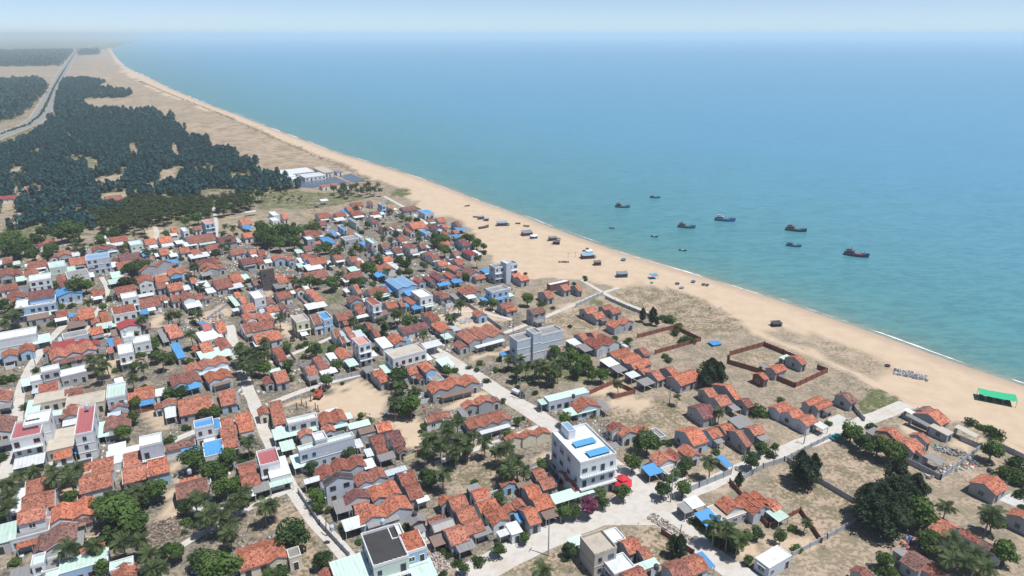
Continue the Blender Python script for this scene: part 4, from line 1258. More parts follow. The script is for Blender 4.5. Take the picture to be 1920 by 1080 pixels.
B 40,215,50 95,235,58 150,225,54 200,240,52 60,270,44 130,285,46 215,285,40 20,250,40 240,225,36 330,205,40 290,208,30 255,310,28 390,312,34 1010,262,38 1050,272,40 1000,285,30 1060,330,38 1200,265,36 1240,290,36 1170,262,26 1280,310,24 300,505,38 340,510,34 425,512,46 560,512,36 600,505,30 650,430,44 840,415,38 800,390,28 690,585,30 850,732,46 720,772,32 570,770,32 175,872,36 337,887,44 450,972,38 40,992,46 800,1040,58 1070,1005,40 400,300,26 905,162,24 700,320,20 420,415,20 500,300,24 860,380,24 620,420,30
U 280,852,22 160,985,24 270,925,22 430,880,20 245,870,24 870,560,20 760,575,20 725,742,20 1285,340,20 730,810,20 1120,1000,26 1240,1000,20 150,1020,24 190,1050,30 1200,985,20 700,470,20 930,330,18 1320,880,24 1370,940,24 1300,1060,24 1260,960,26 1350,1000,24 1420,990,30 660,560,22
P 555,300 535,330 580,320 470,310 455,325 700,385 685,360 130,705 30,900 20,930 545,715 715,720 805,680 790,690 940,790 1272,622 1150,625 1085,700 1100,710 220,490 240,505 710,260 760,265 40,880 60,915 10,965 1140,640,.9 610,410 420,330 355,310 450,490 920,260 915,235
Z sand 1 1030,690 1230,640 1390,740 1300,790 1150,770 1060,730
Z sand 1 140,740 200,730 240,800 190,830
Z sand .7 60,560 110,560 120,640 60,640
Z grass .8 380,560 460,560 450,620 390,640
Z grass .8 250,830 400,820 460,880 400,920 260,880
Z sand 1 1150,930 1430,870 1440,900 1180,950
Z sand 1 400,1060 600,1020 640,1080 380,1080
Z scrub .9 230,640 280,700 260,900 240,930
Z grass .8 0,0 500,0 620,30 540,60 360,90 0,90
Z scrub .8 250,90 400,60 470,90 340,120 330,165 200,170
Z grass .9 720,0 840,-20 880,10 810,40 740,30
Z grass .6 850,40 930,50 930,75 870,80
Z grass .8 690,25 760,55 830,80 740,70
Z sand .5 730,560 820,540 830,600 760,590
Z debris .8 1080,690 1300,720 1300,760 1120,760
# ================= middle, inland: origin 0,360
T 0 360 3 36
G a1 d w 584,36 694,44 ;red-roofed temple hall with white gable end among the dark trees | the temple hall in the trees
G a1 d w 166,286 314,282 ;old red-brown hall with small gabled porch beside the pine wood | the old hall by the pine wood
+G b1 d w 214,296 272,306
G b1 o g 320,344 402,356 ;small grey house with orange gable by a round tree at the village edge
G a1 d g 14,386 74,394
+S g 70,394 116,402
S W -20,392 20,402
G b1 d g -4,444 76,470
G b1 O w 138,446 218,466
+S g 88,482 150,492
F3 W w 164,468 286,482 h9.2 t33 ;tall white block with flat white roof among the inland houses | the tall white inland block
F2 g p 268,396 372,412 h7.2 ;mint-coloured two-storey block with pale green roof | the mint block
S W 138,408 194,412
G a1 d w 154,404 268,412
G a1 o w 384,386 488,400
F3 B l 482,352 614,362 h9 !N t30 ;blank steel blue block with flat blue roof | the blank steel blue block
G b1 d b 514,318 594,326
G b1 d b 588,310 658,320
G b2 o g 484,418 584,424
F1 s w 366,448 504,466 h4.4
S W 528,258 604,264
G a1 d w 614,266 722,272
+S W 622,292 700,294
F2 g p 718,278 804,288 h7 ;green gable-fronted block with pale roof in the row by the palm grove | the green block by the grove
G a1 o w 804,278 884,288
+S W 836,304 892,308
G a1 O w 884,268 974,278
+S W 906,296 982,298
G a1 O w 954,214 1004,226
+S W 952,236 1002,242
F2 W w 1010,200 1064,216
G a1 d w 1082,202 1132,210
F3 i b 1130,158 1206,170 h8.6 y ;tall blue house with pink roof beside the lane into the grove | the pink-topped blue house
G a1 d w 1036,262 1216,268
+S W 980,278 1038,284
+S W 1026,288 1112,294
G a1 m g 1214,270 1334,278
G a1 O w 1334,166 1420,178
+S b 1360,192 1424,202
G a1 O w 1354,242 1424,252
S W 1376,112 1444,108
G a1 m w 660,364 802,366 ;long dark maroon roof beside the mid-village lane
G a1 o b 648,410 752,424
G b1 d g 764,378 818,392
G b2 o g 800,452 942,392 t62 h4.4 ;long grey arcaded hall with big orange roof set askew | the askew arcaded hall
S b 940,388 1010,394
G a1 O w 888,334 960,346
+S W 948,352 1004,358
G a1 O w 1000,326 1074,336
G b1 O w 1070,332 1138,348
+S W 1056,356 1184,356
G a1 d w 1144,310 1244,318
G a1 d w 1280,336 1378,342
G a1 O w 1388,334 1446,342
G a1 m g 1342,390 1446,396
G a1 m g 1090,394 1210,400
G b1 O g 1122,420 1230,436 ;grey columned house with orange gable beside the sand strip
+S s 1120,455 1200,462
S g 616,458 700,472
S g 604,498 686,506
G b1 O b 680,482 738,494
G b1 o w 768,484 862,502 h6.6 t33 ;white two-storey gabled house with glazed upper front | the glazed white gabled house
+S W 776,580 868,578
G b1 O g 934,446 1024,462
G a1 o g 862,486 944,500
G a1 d b 868,520 940,536
G a1 O w 930,530 1034,544
+S W 926,532 966,548
G a1 O b 1058,492 1106,510
S W 1094,514 1186,528
G a1 d g 1186,512 1314,530 ;large red-brown roofed house with two white front awnings
+S W 1270,528 1374,530
G a1 O w 1278,474 1364,488
S g 1350,470 1412,486
G a1 d w 640,548 768,556
G a1 d w 0,536 104,540
C b1 b b 314,556 462,566 h3.6 ;house under a peaked bright blue tarpaulin roof | the blue tarpaulin roof
F2 W b 92,610 310,618 h7 t31 y ;broad white and blue villa with maroon roof block and terraces | the broad white and blue villa
+G a1 m b 166,572 306,584 h9
G a1 m g 330,514 404,526
G b1 d b 40,576 134,594
G a1 d g 512,562 594,574
+S W 510,588 580,596
F3 W w 676,572 774,584 h10 t33 y ;tall white villa with stacked terraces stepping towards the lane | the stacked white villa
+F2 d w 626,652 768,668 h7
+S g 540,746 700,744
G a1 d w 768,614 908,634
G a1 d g 888,590 944,604
+S W 816,652 880,660
S b 778,668 840,680
G a1 d w 950,592 1014,610
+G b1 d w 1006,578 1098,600 h5
+S W 1034,628 1140,636
G a1 d g 1084,584 1148,600
G a1 d w 310,680 386,694
+S W 306,714 380,716
G a2 o s 434,672 544,704 ;stone grey house with large orange roof and high blank side wall
+S u 380,740 484,748
G a2 o g 552,684 626,724
C b1 R w 656,740 790,750 h5 ;white house with vivid crimson sheet gable | the crimson-gabled white house
G a1 O w 500,772 584,790
F1 s l 348,796 494,796 h4.4
F2 W w -40,796 200,794 h6.8 t31 !X ;wide white flat-roofed block with crenellated parapet beside the lane | the wide white crenellated block
S g 178,818 288,834 h3.2
G b1 o b 10,904 98,920
G b1 o b 108,872 194,894
C a1 R g 290,852 434,872
C b1 R g 434,842 514,866
C b1 R g 510,844 562,862
G b3 o l 276,896 542,892 ;blue-grey house with three orange gables below crimson roofs | the triple gable below crimson roofs
G b1 o w 636,826 692,866
+S b 600,832 652,862
F2 W w 660,860 752,896 h7.4 t31 y ;modern white villa with long white roof wings of different heights | the modern winged villa
+F2 W w 744,816 846,832 h7.8
+F2 W w 688,792 754,806 h9.6 !X
S b 956,862 1048,922 h3.3 c=n ;low shed with broad vivid blue sheet roof | the broad blue-roofed shed
G a2 O g 914,762 1030,808 ;small grey house with bright orange stepped roof beside the broad blue roof
C a1 r w 1122,746 1194,770
+G a1 O w 1190,742 1280,782
+F1 W w 1098,790 1258,812 h3.2
G a1 O w 1108,858 1204,890
+G b1 d w 1202,834 1308,876
+S g 1104,906 1312,910
G b3 O l 1038,982 1288,964 ;blue-grey house with three bright orange gables beside the straight alley | the triple gable by the alley
G b2 o l 1148,1034 1308,1042
G b2 d l 950,1048 1134,1060
G a2 O w 1302,572 1392,622
+S W 1300,660 1350,664
G a1 O w 1340,644 1444,664
G b1 O w 1358,694 1444,714
G a1 d w 1338,752 1464,774
F2 W s 228,986 334,988 h7 !N ;grey and white stepped blocks around a lower terrace | the stepped grey and white blocks
+F1 W s 332,1004 486,1004 h4.4
+F1 W w 168,1034 284,1040 h4
G a1 d g 60,610 100,640
S W 640,1054 700,1068 c=w
S g 120,1060 210,1074
G a1 O g 600,880 640,900
S u 150,700 280,700 c=g
S g 200,690 290,690
B 430,532,50 300,532,30 480,530,36 250,520,24 190,352,36 290,325,38 265,355,30 872,850,34 720,440,36 760,430,30 700,515,40 740,512,36 720,310,26 1060,225,26 640,240,36 560,272,30 1040,165,30 1110,145,34 820,400,24 1210,350,26 280,110,30 20,640,36 110,640,30 700,880,26 790,930,30 70,325,50 130,300,46 30,300,46 250,230,36 370,215,50 440,220,46 340,235,44 200,270,36 1160,440,22 60,270,50
U 290,740,26 200,765,24 830,830,24 460,755,24 1350,860,24 650,1000,22 340,640,24 400,640,22 960,955,24 1060,950,28 20,1060,30 70,1050,26 200,1000,20 420,745,20 1000,540,20 880,345,20 1100,295,24 1220,290,20 620,600,24 660,595,24 1040,460,30
P 70,680 30,710 95,690 55,650 110,665 20,735 505,935 560,925 530,960 565,1000 600,960 800,985 740,1045 905,930 1075,800 960,690 1005,685 940,700 1115,685 1360,920 1395,900 1420,930 1380,970 1410,990 1345,880 495,620 415,275 430,300 400,250 470,300 1360,950 790,715 815,330 830,340 920,180 1260,190 1250,230 1310,200 1290,250 1410,960 1440,900
Z sand .9 830,700 1000,680 920,760 830,760
Z sand .8 1040,720 1290,610 1330,680 1140,740
Z sand .9 600,935 650,930 640,1020 590,1040
Z sand .8 890,450 1000,420 960,470 880,475
Z sand .9 850,210 960,205 920,260 850,250
Z sand .6 100,330 250,310 240,370 120,390
Z scrub .8 0,100 80,90 160,150 100,220 0,240
Z scrub .8 560,100 800,90 700,140 560,150
Z scrub .7 60,230 170,220 170,270 90,300
Z grass .8 0,200 160,200 500,160 520,240 300,250 160,380 0,360
Z grass .7 480,60 1180,40 1440,20 1440,90 1200,120 1180,200 860,180 700,230 500,160
Z scrub .6 1210,140 1440,120 1440,250 1240,210
Z grass .5 850,890 940,890 900,1000 840,1000
# ---------- roads (ground points)
T 0 0 1 30
R 6.8 800,650 840,674 900,712 1000,775 1045,803 1100,840 1160,880 1210,925 1250,962 1290,1005 1340,1050 1420,1100
R 8 870,1085 950,1045 1040,1000 1120,965 1200,932 1260,922 1300,910
R 5.3 1240,940 1330,908 1420,868 1480,840 1560,815 1620,790 1680,768 1700,758
R 4.0 430,610 440,650 462,720 486,780 510,840 545,915 575,960 620,1010 665,1060 700,1100
R 3 500,760 560,735 620,715 690,698 740,690 800,660
R 3.6 120,610 90,640 55,690 38,730 30,790 26,830 10,890 -10,960
R 2.2 330,1030 400,985 470,950 540,920
R 2.2 815,870 850,855 930,830 1010,800
R 2.6 945,625 1010,600 1080,570 1130,548 1160,540
R 2.2 1090,525 1150,560 1225,590
R 2.4 280,560 230,620 150,640
R 2.4 640,625 560,660 480,690
R 2.4 960,600 880,580 800,600 740,600
R 2.4 400,385 406,420 405,445
R 3 290,425 296,440 285,455
R 2.6 720,368 760,390 800,420
R 2.2 190,520 205,545 185,580 160,620
R 3 270,860 330,820 420,790 470,790
R 2.2 1700,758 1660,775 1630,790
# ---------- boundary walls
W g 1.9 1262,936 1310,915 1370,890 ;grey panelled wall beside the junction and the palm yard
W g 1.6 1392,900 1430,878 1470,865 1555,822 ;long grey wall along the beach road by the scrub plots
W g 1.7 1476,866 1530,902 1600,943 ;low grey wall dividing the dry scrub plots
W g 1.8 1683,860 1763,900 1838,842 1800,826 ;grey wall round the junk-filled compound
W g 1.8 1878,842 1920,862 ;short grey wall at the top of the beach
W g 1.4 1615,973 1550,1010 1484,1044 ;low grey wall crossing the scrub below the big casuarinas
W k 2.0 1367,682 1368,667 1432,649 1468,664 1505,680 ;red brick wall round the back of the seaside plot
W k 2.0 1367,683 1425,700 1490,727 1550,699 1532,692 ;red brick wall along the front of the seaside plot
W k 1.8 1195,634 1264,616 1313,640 1228,664 ;weathered brick wall round an empty grassy plot
W k 1.7 1105,740 1150,720 1190,738 1150,748 ;brick wall between the two sand plots
W k 1.4 1368,905 1440,990 1500,960 1540,1018 ;low brick garden wall beside the road
W g 1.6 805,755 870,735 905,725 ;low cement wall in front of the long grey gabled house
W g 1.6 560,925 600,985 655,1045 ;grey wall running down beside the lane
W g 1.6 612,716 690,700 ;low wall above the big sand lot
W k 1.6 250,778 300,765 330,760 ;brick wall behind the small garden plot
W w 1.6 425,860 429,945 ;white railing wall beside the walled compound
W y 1.6 758,866 782,856 ;short yellow garden wall by the palms
W g 1.6 820,560 880,575 940,618 ;grey wall curving round the rubble lot
W g 1.6 1080,575 1120,557 1130,553 ;grey wall by the beach lane corner
W g 1.5 1135,560 1180,580 1225,597 ;pillared wall along the beach lane
W g 1.5 280,500 350,480 ;low wall in the middle of the village
W g 1.5 390,600 425,575 ;wall round the mid-village sand lot
W g 1.6 1575,740 1620,790 ;low wall beside the small faded house
W g 1.2 1720,770 1690,782 1760,815 ;cement yard wall of the beach-end cluster
W g 1.2 1030,860 990,880 975,890 ;low wall beside the big white block
W k 1.5 1240,1000 1300,1040 ;low edging wall beside the junction rubble
# ---------- utility poles: foot, top
E 1257,942 1263,880 ;tall white concrete utility pole at the road junction
E 1028,1042 1029,974 ;grey lamp pole beside the wide road near the bottom
E 1273,1015 1275,993 ;dark leaning timber pole beside the wide road
E 1125,835 1126,783 ;utility pole behind the big white block
E 1255,757 1255,730 ;utility pole beside the long row of orange roofs
E 975,748 976,706 ;thin utility pole by the palm garden
E 613,1005 611,975 ;dark short pole beside the inland lane
E 603,625 604,600 ;utility pole beside the yellow house
E 834,645 835,618 ;utility pole at the upper end of the wide road
E 962,628 962,595 ;tall utility pole by the sandy corner lane
E 1507,832 1508,806 ;thin pole beside the sawtooth-gabled house
E 68,690 66,664 ;utility pole beside the crenellated block
E 138,570 138,545 ;utility pole by the blue tarpaulin roof
# ---------- water tanks: kind, foot pixel on roof, roof height
V s 623,996 4.2 ;blue and steel water tank on the wide mint sheet roof
V k 778,970 3.4 ;black water tank on the dark hut roof
V k 1075,748 4.0
V s 1027,862 3.2 ;white water tank beside the big white block
V s 718,985 7.2 ;blue-white water tank on the black-roofed mint house
V s 356,890 3.4 ;silver water tank behind the lone house by the sand yard
V k 1853,888 3.0 ;pair-standing black tank behind the bare concrete forecourt house
V s 164,768 9.5 ;silver water tank on top of the striped red-roofed tower
V s 237,760 3.6 ;blue water tank in front of the narrow mint-topped block
V k 1230,1070 3.2 ;black tank beside the mint-roofed shed near the bottom
V s 615,663 0.0 ;blue round tank standing in a tree garden
V s 207,617 7.0 ;steel tank on the grey and blue flat roofs
V s 235,625 9.8 ;steel tank on the modern white villa
V k 388,880 4.2
V s 760,895 3.0
"""
read_places(PLACES, True)
# ------------------------------------------------------------------ shore line and ground masks
SEA_Z = -1.5
SHORE_PX = [(2700, 1010), (2300, 862), (2050, 772), (1920, 722), (1803, 686), (1760, 671), (1687, 641), (1573, 602), (1460, 563), (1373, 536), (1330, 523), (1253, 500), (1167, 475), (1090, 447), (1023, 423),
            (985, 407), (900, 378), (850, 357), (790, 335), (720, 313), (633, 287), (520, 245), (450, 217), (390, 196), (333, 172), (310, 162), (280, 146), (250, 133), (232, 123), (218, 106), (207, 92)]
SH = np.array([P(u, v, SEA_Z) for u, v in SHORE_PX])
SH = np.vstack([SH, [P(u, v, SEA_Z) for u, v in ((221, 87), (242, 81), (270, 75.5), (300, 71), (320, 68.5))]])
SH = np.vstack([SH, SH[-1] + (SH[-1] - SH[-2]) * 2.5])
SH[0] = SH[1] + (SH[1] - SH[3]) / np.linalg.norm(SH[1] - SH[3]) * 150
SH = np.vstack([SH[0] + (SH[0] - SH[1]) / np.linalg.norm(SH[0] - SH[1]) * 3000, SH])
def resample(pts, step):
    out = [pts[0]]
    for a, b in zip(pts, pts[1:]):
        d = np.linalg.norm(b - a); n = max(1, int(d / step(a)))
        for k in range(1, n + 1): out.append(a + (b - a) * k / n)
    return np.array(out)
def smooth(pts, n):
    p = pts.copy()
    for _ in range(n): p[1:-1] = (p[:-2] + 2 * p[1:-1] + p[2:]) / 4
    return p
SHS = smooth(resample(SH, lambda a: max(6.0, 0.012 * np.linalg.norm(a))), 6)
def shore_dist(x, y):                       # positive on land
    best = np.full(x.shape, 1e12); sg = np.ones(x.shape)
    for a, b in zip(SH, SH[1:]):
        d = b - a; L = d @ d
        t = np.clip(((x - a[0]) * d[0] + (y - a[1]) * d[1]) / L, 0, 1)
        qx, qy = x - a[0] - t * d[0], y - a[1] - t * d[1]
        q = qx * qx + qy * qy
        s = np.sign(d[0] * qy - d[1] * qx); s[s == 0] = 1
        m = q < best; best[m] = q[m]; sg[m] = s[m]
    return np.sqrt(best) * sg
def inside(poly, x, y):
    r = np.zeros(x.shape, bool); n = len(poly)
    for i in range(n):
        x0, y0 = poly[i]; x1, y1 = poly[(i + 1) % n]
        if y0 == y1: continue
        c = ((y0 > y) != (y1 > y)) & (x < (x1 - x0) * (y - y0) / (y1 - y0) + x0)
        r ^= c
    return r
def vnoise(x, y, s, seed=0):
    x = x / s; y = y / s; xi = np.floor(x); yi = np.floor(y); fx = x - xi; fy = y - yi
    fx = fx * fx * (3 - 2 * fx); fy = fy * fy * (3 - 2 * fy)
    def hsh(a, b):
        v = np.sin(a * 127.1 + b * 311.7 + seed * 74.7) * 43758.5453
        return v - np.floor(v)
    return (hsh(xi, yi) * (1 - fx) + hsh(xi + 1, yi) * fx) * (1 - fy) + (hsh(xi, yi + 1) * (1 - fx) + hsh(xi + 1, yi + 1) * fx) * fy
def gp(px): return [P(max(-20000, u), v) for u, v in px]
BEACH_IN = [(200, 88), (215, 112), (235, 140), (300, 172), (430, 222), (560, 277), (640, 305), (700, 335), (745, 352), (790, 395), (865, 415), (905, 470), (965, 520), (1000, 522), (1100, 528), (1180, 540), (1245, 548), (1320, 580),
            (1400, 615), (1470, 655), (1560, 690), (1650, 735), (1690, 765), (1720, 770), (1800, 790), (1900, 850), (1960, 900), (2200, 1000)]
BEACH = gp(BEACH_IN) + [tuple(p) for p in SHS[::-1] if p[1] < 7500 and p[1] > 60]
BEACH = gp(BEACH_IN) + [(300, 60), (60000, -2000), (60000, 6900), P(203, 90)]
DUNE = gp([(205, 92), (232, 140), (300, 172), (430, 222), (560, 277), (640, 305), (690, 330), (640, 335), (500, 322), (455, 305), (415, 290), (350, 265), (345, 245), (310, 215), (240, 210), (160, 190), (160, 155), (135, 150), (140, 110), (185, 95)])
DRY = gp([(0, 126), (112, 126), (100, 150), (85, 155), (0, 155)])
FOREST = [gp(q) for q in (
    [(-60, 156), (80, 151), (88, 163), (72, 190), (44, 213), (20, 225), (-60, 245)],
    [(-400, 97), (0, 97), (137, 95), (113, 124), (0, 126), (-400, 130)],
    [(146, 95), (185, 94), (185, 103), (150, 104)],
    [(110, 157), (143, 151), (190, 155), (165, 168), (240, 177), (235, 184), (160, 185), (155, 198), (183, 213), (290, 213), (306, 220), (345, 246), (336, 262), (375, 263), (386, 280), (414, 284), (443, 306), (475, 320), (500, 323),
     (547, 343), (560, 360), (420, 362), (350, 372), (262, 370), (235, 395), (160, 430), (130, 445), (60, 440), (60, 405), (-80, 400), (-80, 250), (20, 243), (67, 229), (100, 212)],
)]
CLEAR = [gp(q) for q in (
    [(118, 252), (128, 248), (146, 266), (136, 272)], [(168, 300), (186, 300), (190, 330), (160, 330)], [(170, 335), (235, 325), (240, 352), (165, 352)], [(240, 270), (255, 268), (262, 296), (245, 300)],
    [(300, 320), (335, 315), (338, 335), (300, 340)], [(20, 315), (45, 312), (45, 325), (22, 328)], [(50, 288), (62, 286), (62, 295), (50, 295)], [(318, 270), (330, 270), (345, 300), (325, 305)],
    [(25, 350), (75, 348), (80, 362), (20, 372)], [(0, 375), (40, 372), (25, 420), (0, 440)], [(195, 362), (240, 358), (245, 382), (190, 385)], [(270, 345), (300, 345), (300, 352), (270, 352)], [(150, 190), (200, 193), (225, 208), (190, 214), (165, 205)],
    [(95, 215), (105, 208), (112, 228), (104, 232)])]
HWY_L = [(-30, 254), (31, 238), (57, 221), (72, 198), (90, 168), (111, 133), (139, 97)]
HWY_R = [(-8, 264), (76, 231), (98, 207), (107, 180), (113.5, 157), (129, 130), (146, 97)]
VILLAGE = gp([(-200, 490), (0, 490), (120, 455), (300, 445), (480, 440), (560, 420), (650, 395), (770, 398), (860, 450), (900, 500), (960, 530), (960, 600), (1000, 680), (1060, 760), (1150, 800), (1160, 880), (1040, 990), (960, 1030), (860, 1080), (800, 1160), (-200, 1160)])
def masks(x, y):
    d = shore_dist(x, y)
    jx = (vnoise(x, y, 9, 1) - .5) * 7 + (vnoise(x, y, 60, 5) - .5) * np.minimum(30, np.abs(y) * .02)
    jy = (vnoise(x, y, 9, 2) - .5) * 7 + (vnoise(x, y, 60, 6) - .5) * np.minimum(30, np.abs(y) * .02)
    X, Y = x + jx, y + jy
    sand = np.zeros_like(x); green = np.zeros_like(x); scrub = np.full_like(x, .3); dune = np.zeros_like(x)
    deb = np.zeros_like(x)
    far = y > 560
    scrub[far] = .65; green[y > 6300] = .9; scrub[y > 6300] = 1
    m = inside(DUNE, X, Y); dune[m] = 1; scrub[m] = .3; sand[m] = .6
    m = inside(DRY, X, Y); dune[m] = .6; scrub[m] = .4; sand[m] = .4
    for f in FOREST:
        m = inside(f, X, Y); scrub[m] = 1.0; green[m] = .75; dune[m] = 0; sand[m] = 0
    for f in CLEAR:
        m = inside(f, X, Y); scrub[m] = .5; green[m] = .15; sand[m] = .5
    scrub[inside(VILLAGE, X, Y)] = 0
    m = inside(BEACH, X, Y) & (d > -50); sand[m] = 1; scrub[m] = 0; dune[m] = 0; green[m] = 0
    for ch, v, px in ZONES:
        m = inside(gp(px), X, Y)
        if ch == 'sand': sand[m] = v; scrub[m] *= .2; green[m] = 0
        elif ch == 'grass': green[m] = v; sand[m] *= 1 - v
        elif ch == 'scrub': scrub[m] = v; sand[m] = .3
        elif ch == 'debris': deb[m] = v
    wet = np.clip(1 - np.abs(d - 1.0) / 10.0, 0, 1)
    wet[d < 1] = 1
    one = np.ones_like(x)
    vil = np.where(inside(VILLAGE, X, Y), 1.0, 0.0) * (1 - np.clip(sand, 0, 1))
    return d, np.stack([sand, green, scrub, vil], -1), np.stack([wet, dune, deb, one], -1)
def axis(lo, hi, step, far, g):
    a = list(np.arange(lo, hi + .1, step)); s = step; q = hi
    while q < far: s *= g; q += s; a.append(q)
    s = step; q = lo; pre = []
    while q > -far: s *= g; q -= s; pre.append(q)
    return np.array(pre[::-1] + a)
def grid_mesh(name, xs, ys, zfun, mats, attr):
    X, Y = np.meshgrid(xs, ys); x, y = X.ravel(), Y.ravel()
    nx, ny = len(xs), len(ys)
    i = np.arange(nx * ny).reshape(ny, nx)
    q = np.stack([i[:-1, :-1], i[:-1, 1:], i[1:, 1:], i[1:, :-1]], -1).reshape(-1, 4)
    z, at = zfun(x, y)
    me = np_mesh(name, np.stack([x, y, z], 1), q, mats, True)
    for k, v in at.items(): set_attr(me, k, v)
    return me

def mat_ground():
    s = NT('sandy_ground')
    tc = s.n('ShaderNodeTexCoord'); v = tc.outputs['Object']
    a1 = s.n('ShaderNodeAttribute', attribute_name='mask'); a2 = s.n('ShaderNodeAttribute', attribute_name='mask2')
    c1 = s.n('ShaderNodeSeparateColor'); s.put(c1.inputs[0], a1.outputs['Color'])
    c2 = s.n('ShaderNodeSeparateColor'); s.put(c2.inputs[0], a2.outputs['Color'])
    sand, green, scrub = c1.outputs; wet, dune, deb = c2.outputs
    n1 = s.noise(v, .9, 6, .65); n2 = s.noise(v, .16, 5, .6); n3 = s.noise(v, 3.2, 4, .6); n4 = s.noise(v, .035, 4, .6)
    col = s.mix(s.ramp(n2, .35, .65), (.35, .285, .215), (.24, .21, .17))
    col = s.mix(s.math('MULTIPLY', s.ramp(n1, .47, .66), .75), col, (.125, .12, .09))
    col = s.mix(s.math('MULTIPLY', s.ramp(s.noise(s.vmul(v, (1, 1, 1)), .33, 5), .55, .7), .5), col, (.36, .35, .33))
    col = s.mix(s.math('MULTIPLY', a1.outputs['Alpha'], s.ramp(n2, .25, .6)), col, s.mix(s.ramp(n1, .40, .62), (.22, .195, .16), (.085, .082, .062)))  # weedy grey village dirt, darkened as well for the shade between houses
    sc = s.mix(s.ramp(n2, .3, .7), (.525, .42, .318), (.475, .37, .27))
    sc = s.mix(s.math('MULTIPLY', s.ramp(n1, .55, .8), .25), sc, (.35, .27, .195))
    col = s.mix(sand, col, sc)
    # ripples of the far dune field: low dry growth in bands across it
    wv = s.n('ShaderNodeTexWave'); s.put(wv.inputs[0], s.vmul(v, (.014, .05, 1))); wv.inputs['Scale'].default_value = 1.0
    wv.inputs['Distortion'].default_value = 9.0; wv.inputs['Detail'].default_value = 4; wv.inputs['Detail Scale'].default_value = 1.6
    dn = s.math('MULTIPLY', s.ramp(wv.outputs[1], .45, .95), s.ramp(s.noise(v, .02, 5, .6), .30, .62))
    col = s.mix(s.math('MULTIPLY', dune, s.math('MULTIPLY', dn, .5)), col, (.25, .19, .13))
    col = s.mix(s.math('MULTIPLY', dune, s.math('MULTIPLY', s.ramp(s.noise(v, .045, 7, .72), .47, .60), .85)), col, (.215, .165, .12))
    col = s.mix(s.math('MULTIPLY', dune, s.math('MULTIPLY', s.ramp(s.noise(v, .011, 5, .65), .46, .62), .6)), col, (.26, .215, .155))
    # dry scrub: dark and olive tufts in clumps
    cl = s.math('MULTIPLY', s.ramp(s.math('ADD', s.math('MULTIPLY', n1, .6), s.math('MULTIPLY', n2, .4)), .46, .55), scrub)
    tuft = s.mix(s.ramp(n3, .4, .6), (.075, .068, .044), (.17, .15, .085))
    tuft = s.mix(s.math('MULTIPLY', s.ramp(n4, .5, .7), .6), tuft, (.19, .145, .11))
    tuft = s.mix(s.math('MULTIPLY', s.ramp(n2, .50, .62), .75), tuft, (.085, .105, .045))
    col = s.mix(s.math('MULTIPLY', scrub, .55), col, (.405, .315, .23))
    col = s.mix(s.math('MULTIPLY', cl, .88), col, tuft)
    gr = s.mix(s.ramp(n3, .35, .65), (.06, .088, .028), (.125, .145, .055))
    gf = s.math('MULTIPLY', green, s.ramp(s.math('ADD', s.math('ADD', s.math('MULTIPLY', n1, .55), s.math('MULTIPLY', n2, .45)), s.math('MULTIPLY', green, .25)), .55, .74))
    col = s.mix(gf, col, gr)
    vor = s.n('ShaderNodeTexVoronoi'); s.put(vor.inputs['Vector'], v); vor.inputs['Scale'].default_value = 1.3
    vc = s.n('ShaderNodeSeparateColor'); s.put(vc.inputs[0], vor.outputs['Color'])
    lit = s.math('MULTIPLY', s.math('GREATER_THAN', vc.outputs[0], .72), s.math('LESS_THAN', vor.outputs['Distance'], .33))
    lm = s.math('MAXIMUM', s.math('MULTIPLY', deb, .9), s.math('MULTIPLY', s.math('SUBTRACT', 1.0, s.math('MAXIMUM', sand, scrub)), .35))
    col = s.mix(s.math('MULTIPLY', lit, lm), col, s.mix(vc.outputs[1], (.62, .62, .64), (.35, .36, .38)))
    col = s.mix(s.math('MULTIPLY', wet, .7), col, (.36, .275, .215))
    rg = s.math('SUBTRACT', .95, s.math('MULTIPLY', wet, .35))
    hb = s.math('ADD', n1, s.math('ADD', s.math('MULTIPLY', n3, .35), s.math('MULTIPLY', cl, .8)))
    return s.surf(col, rg, hb, .30, .55, .12)
M_GROUND = mat_ground()
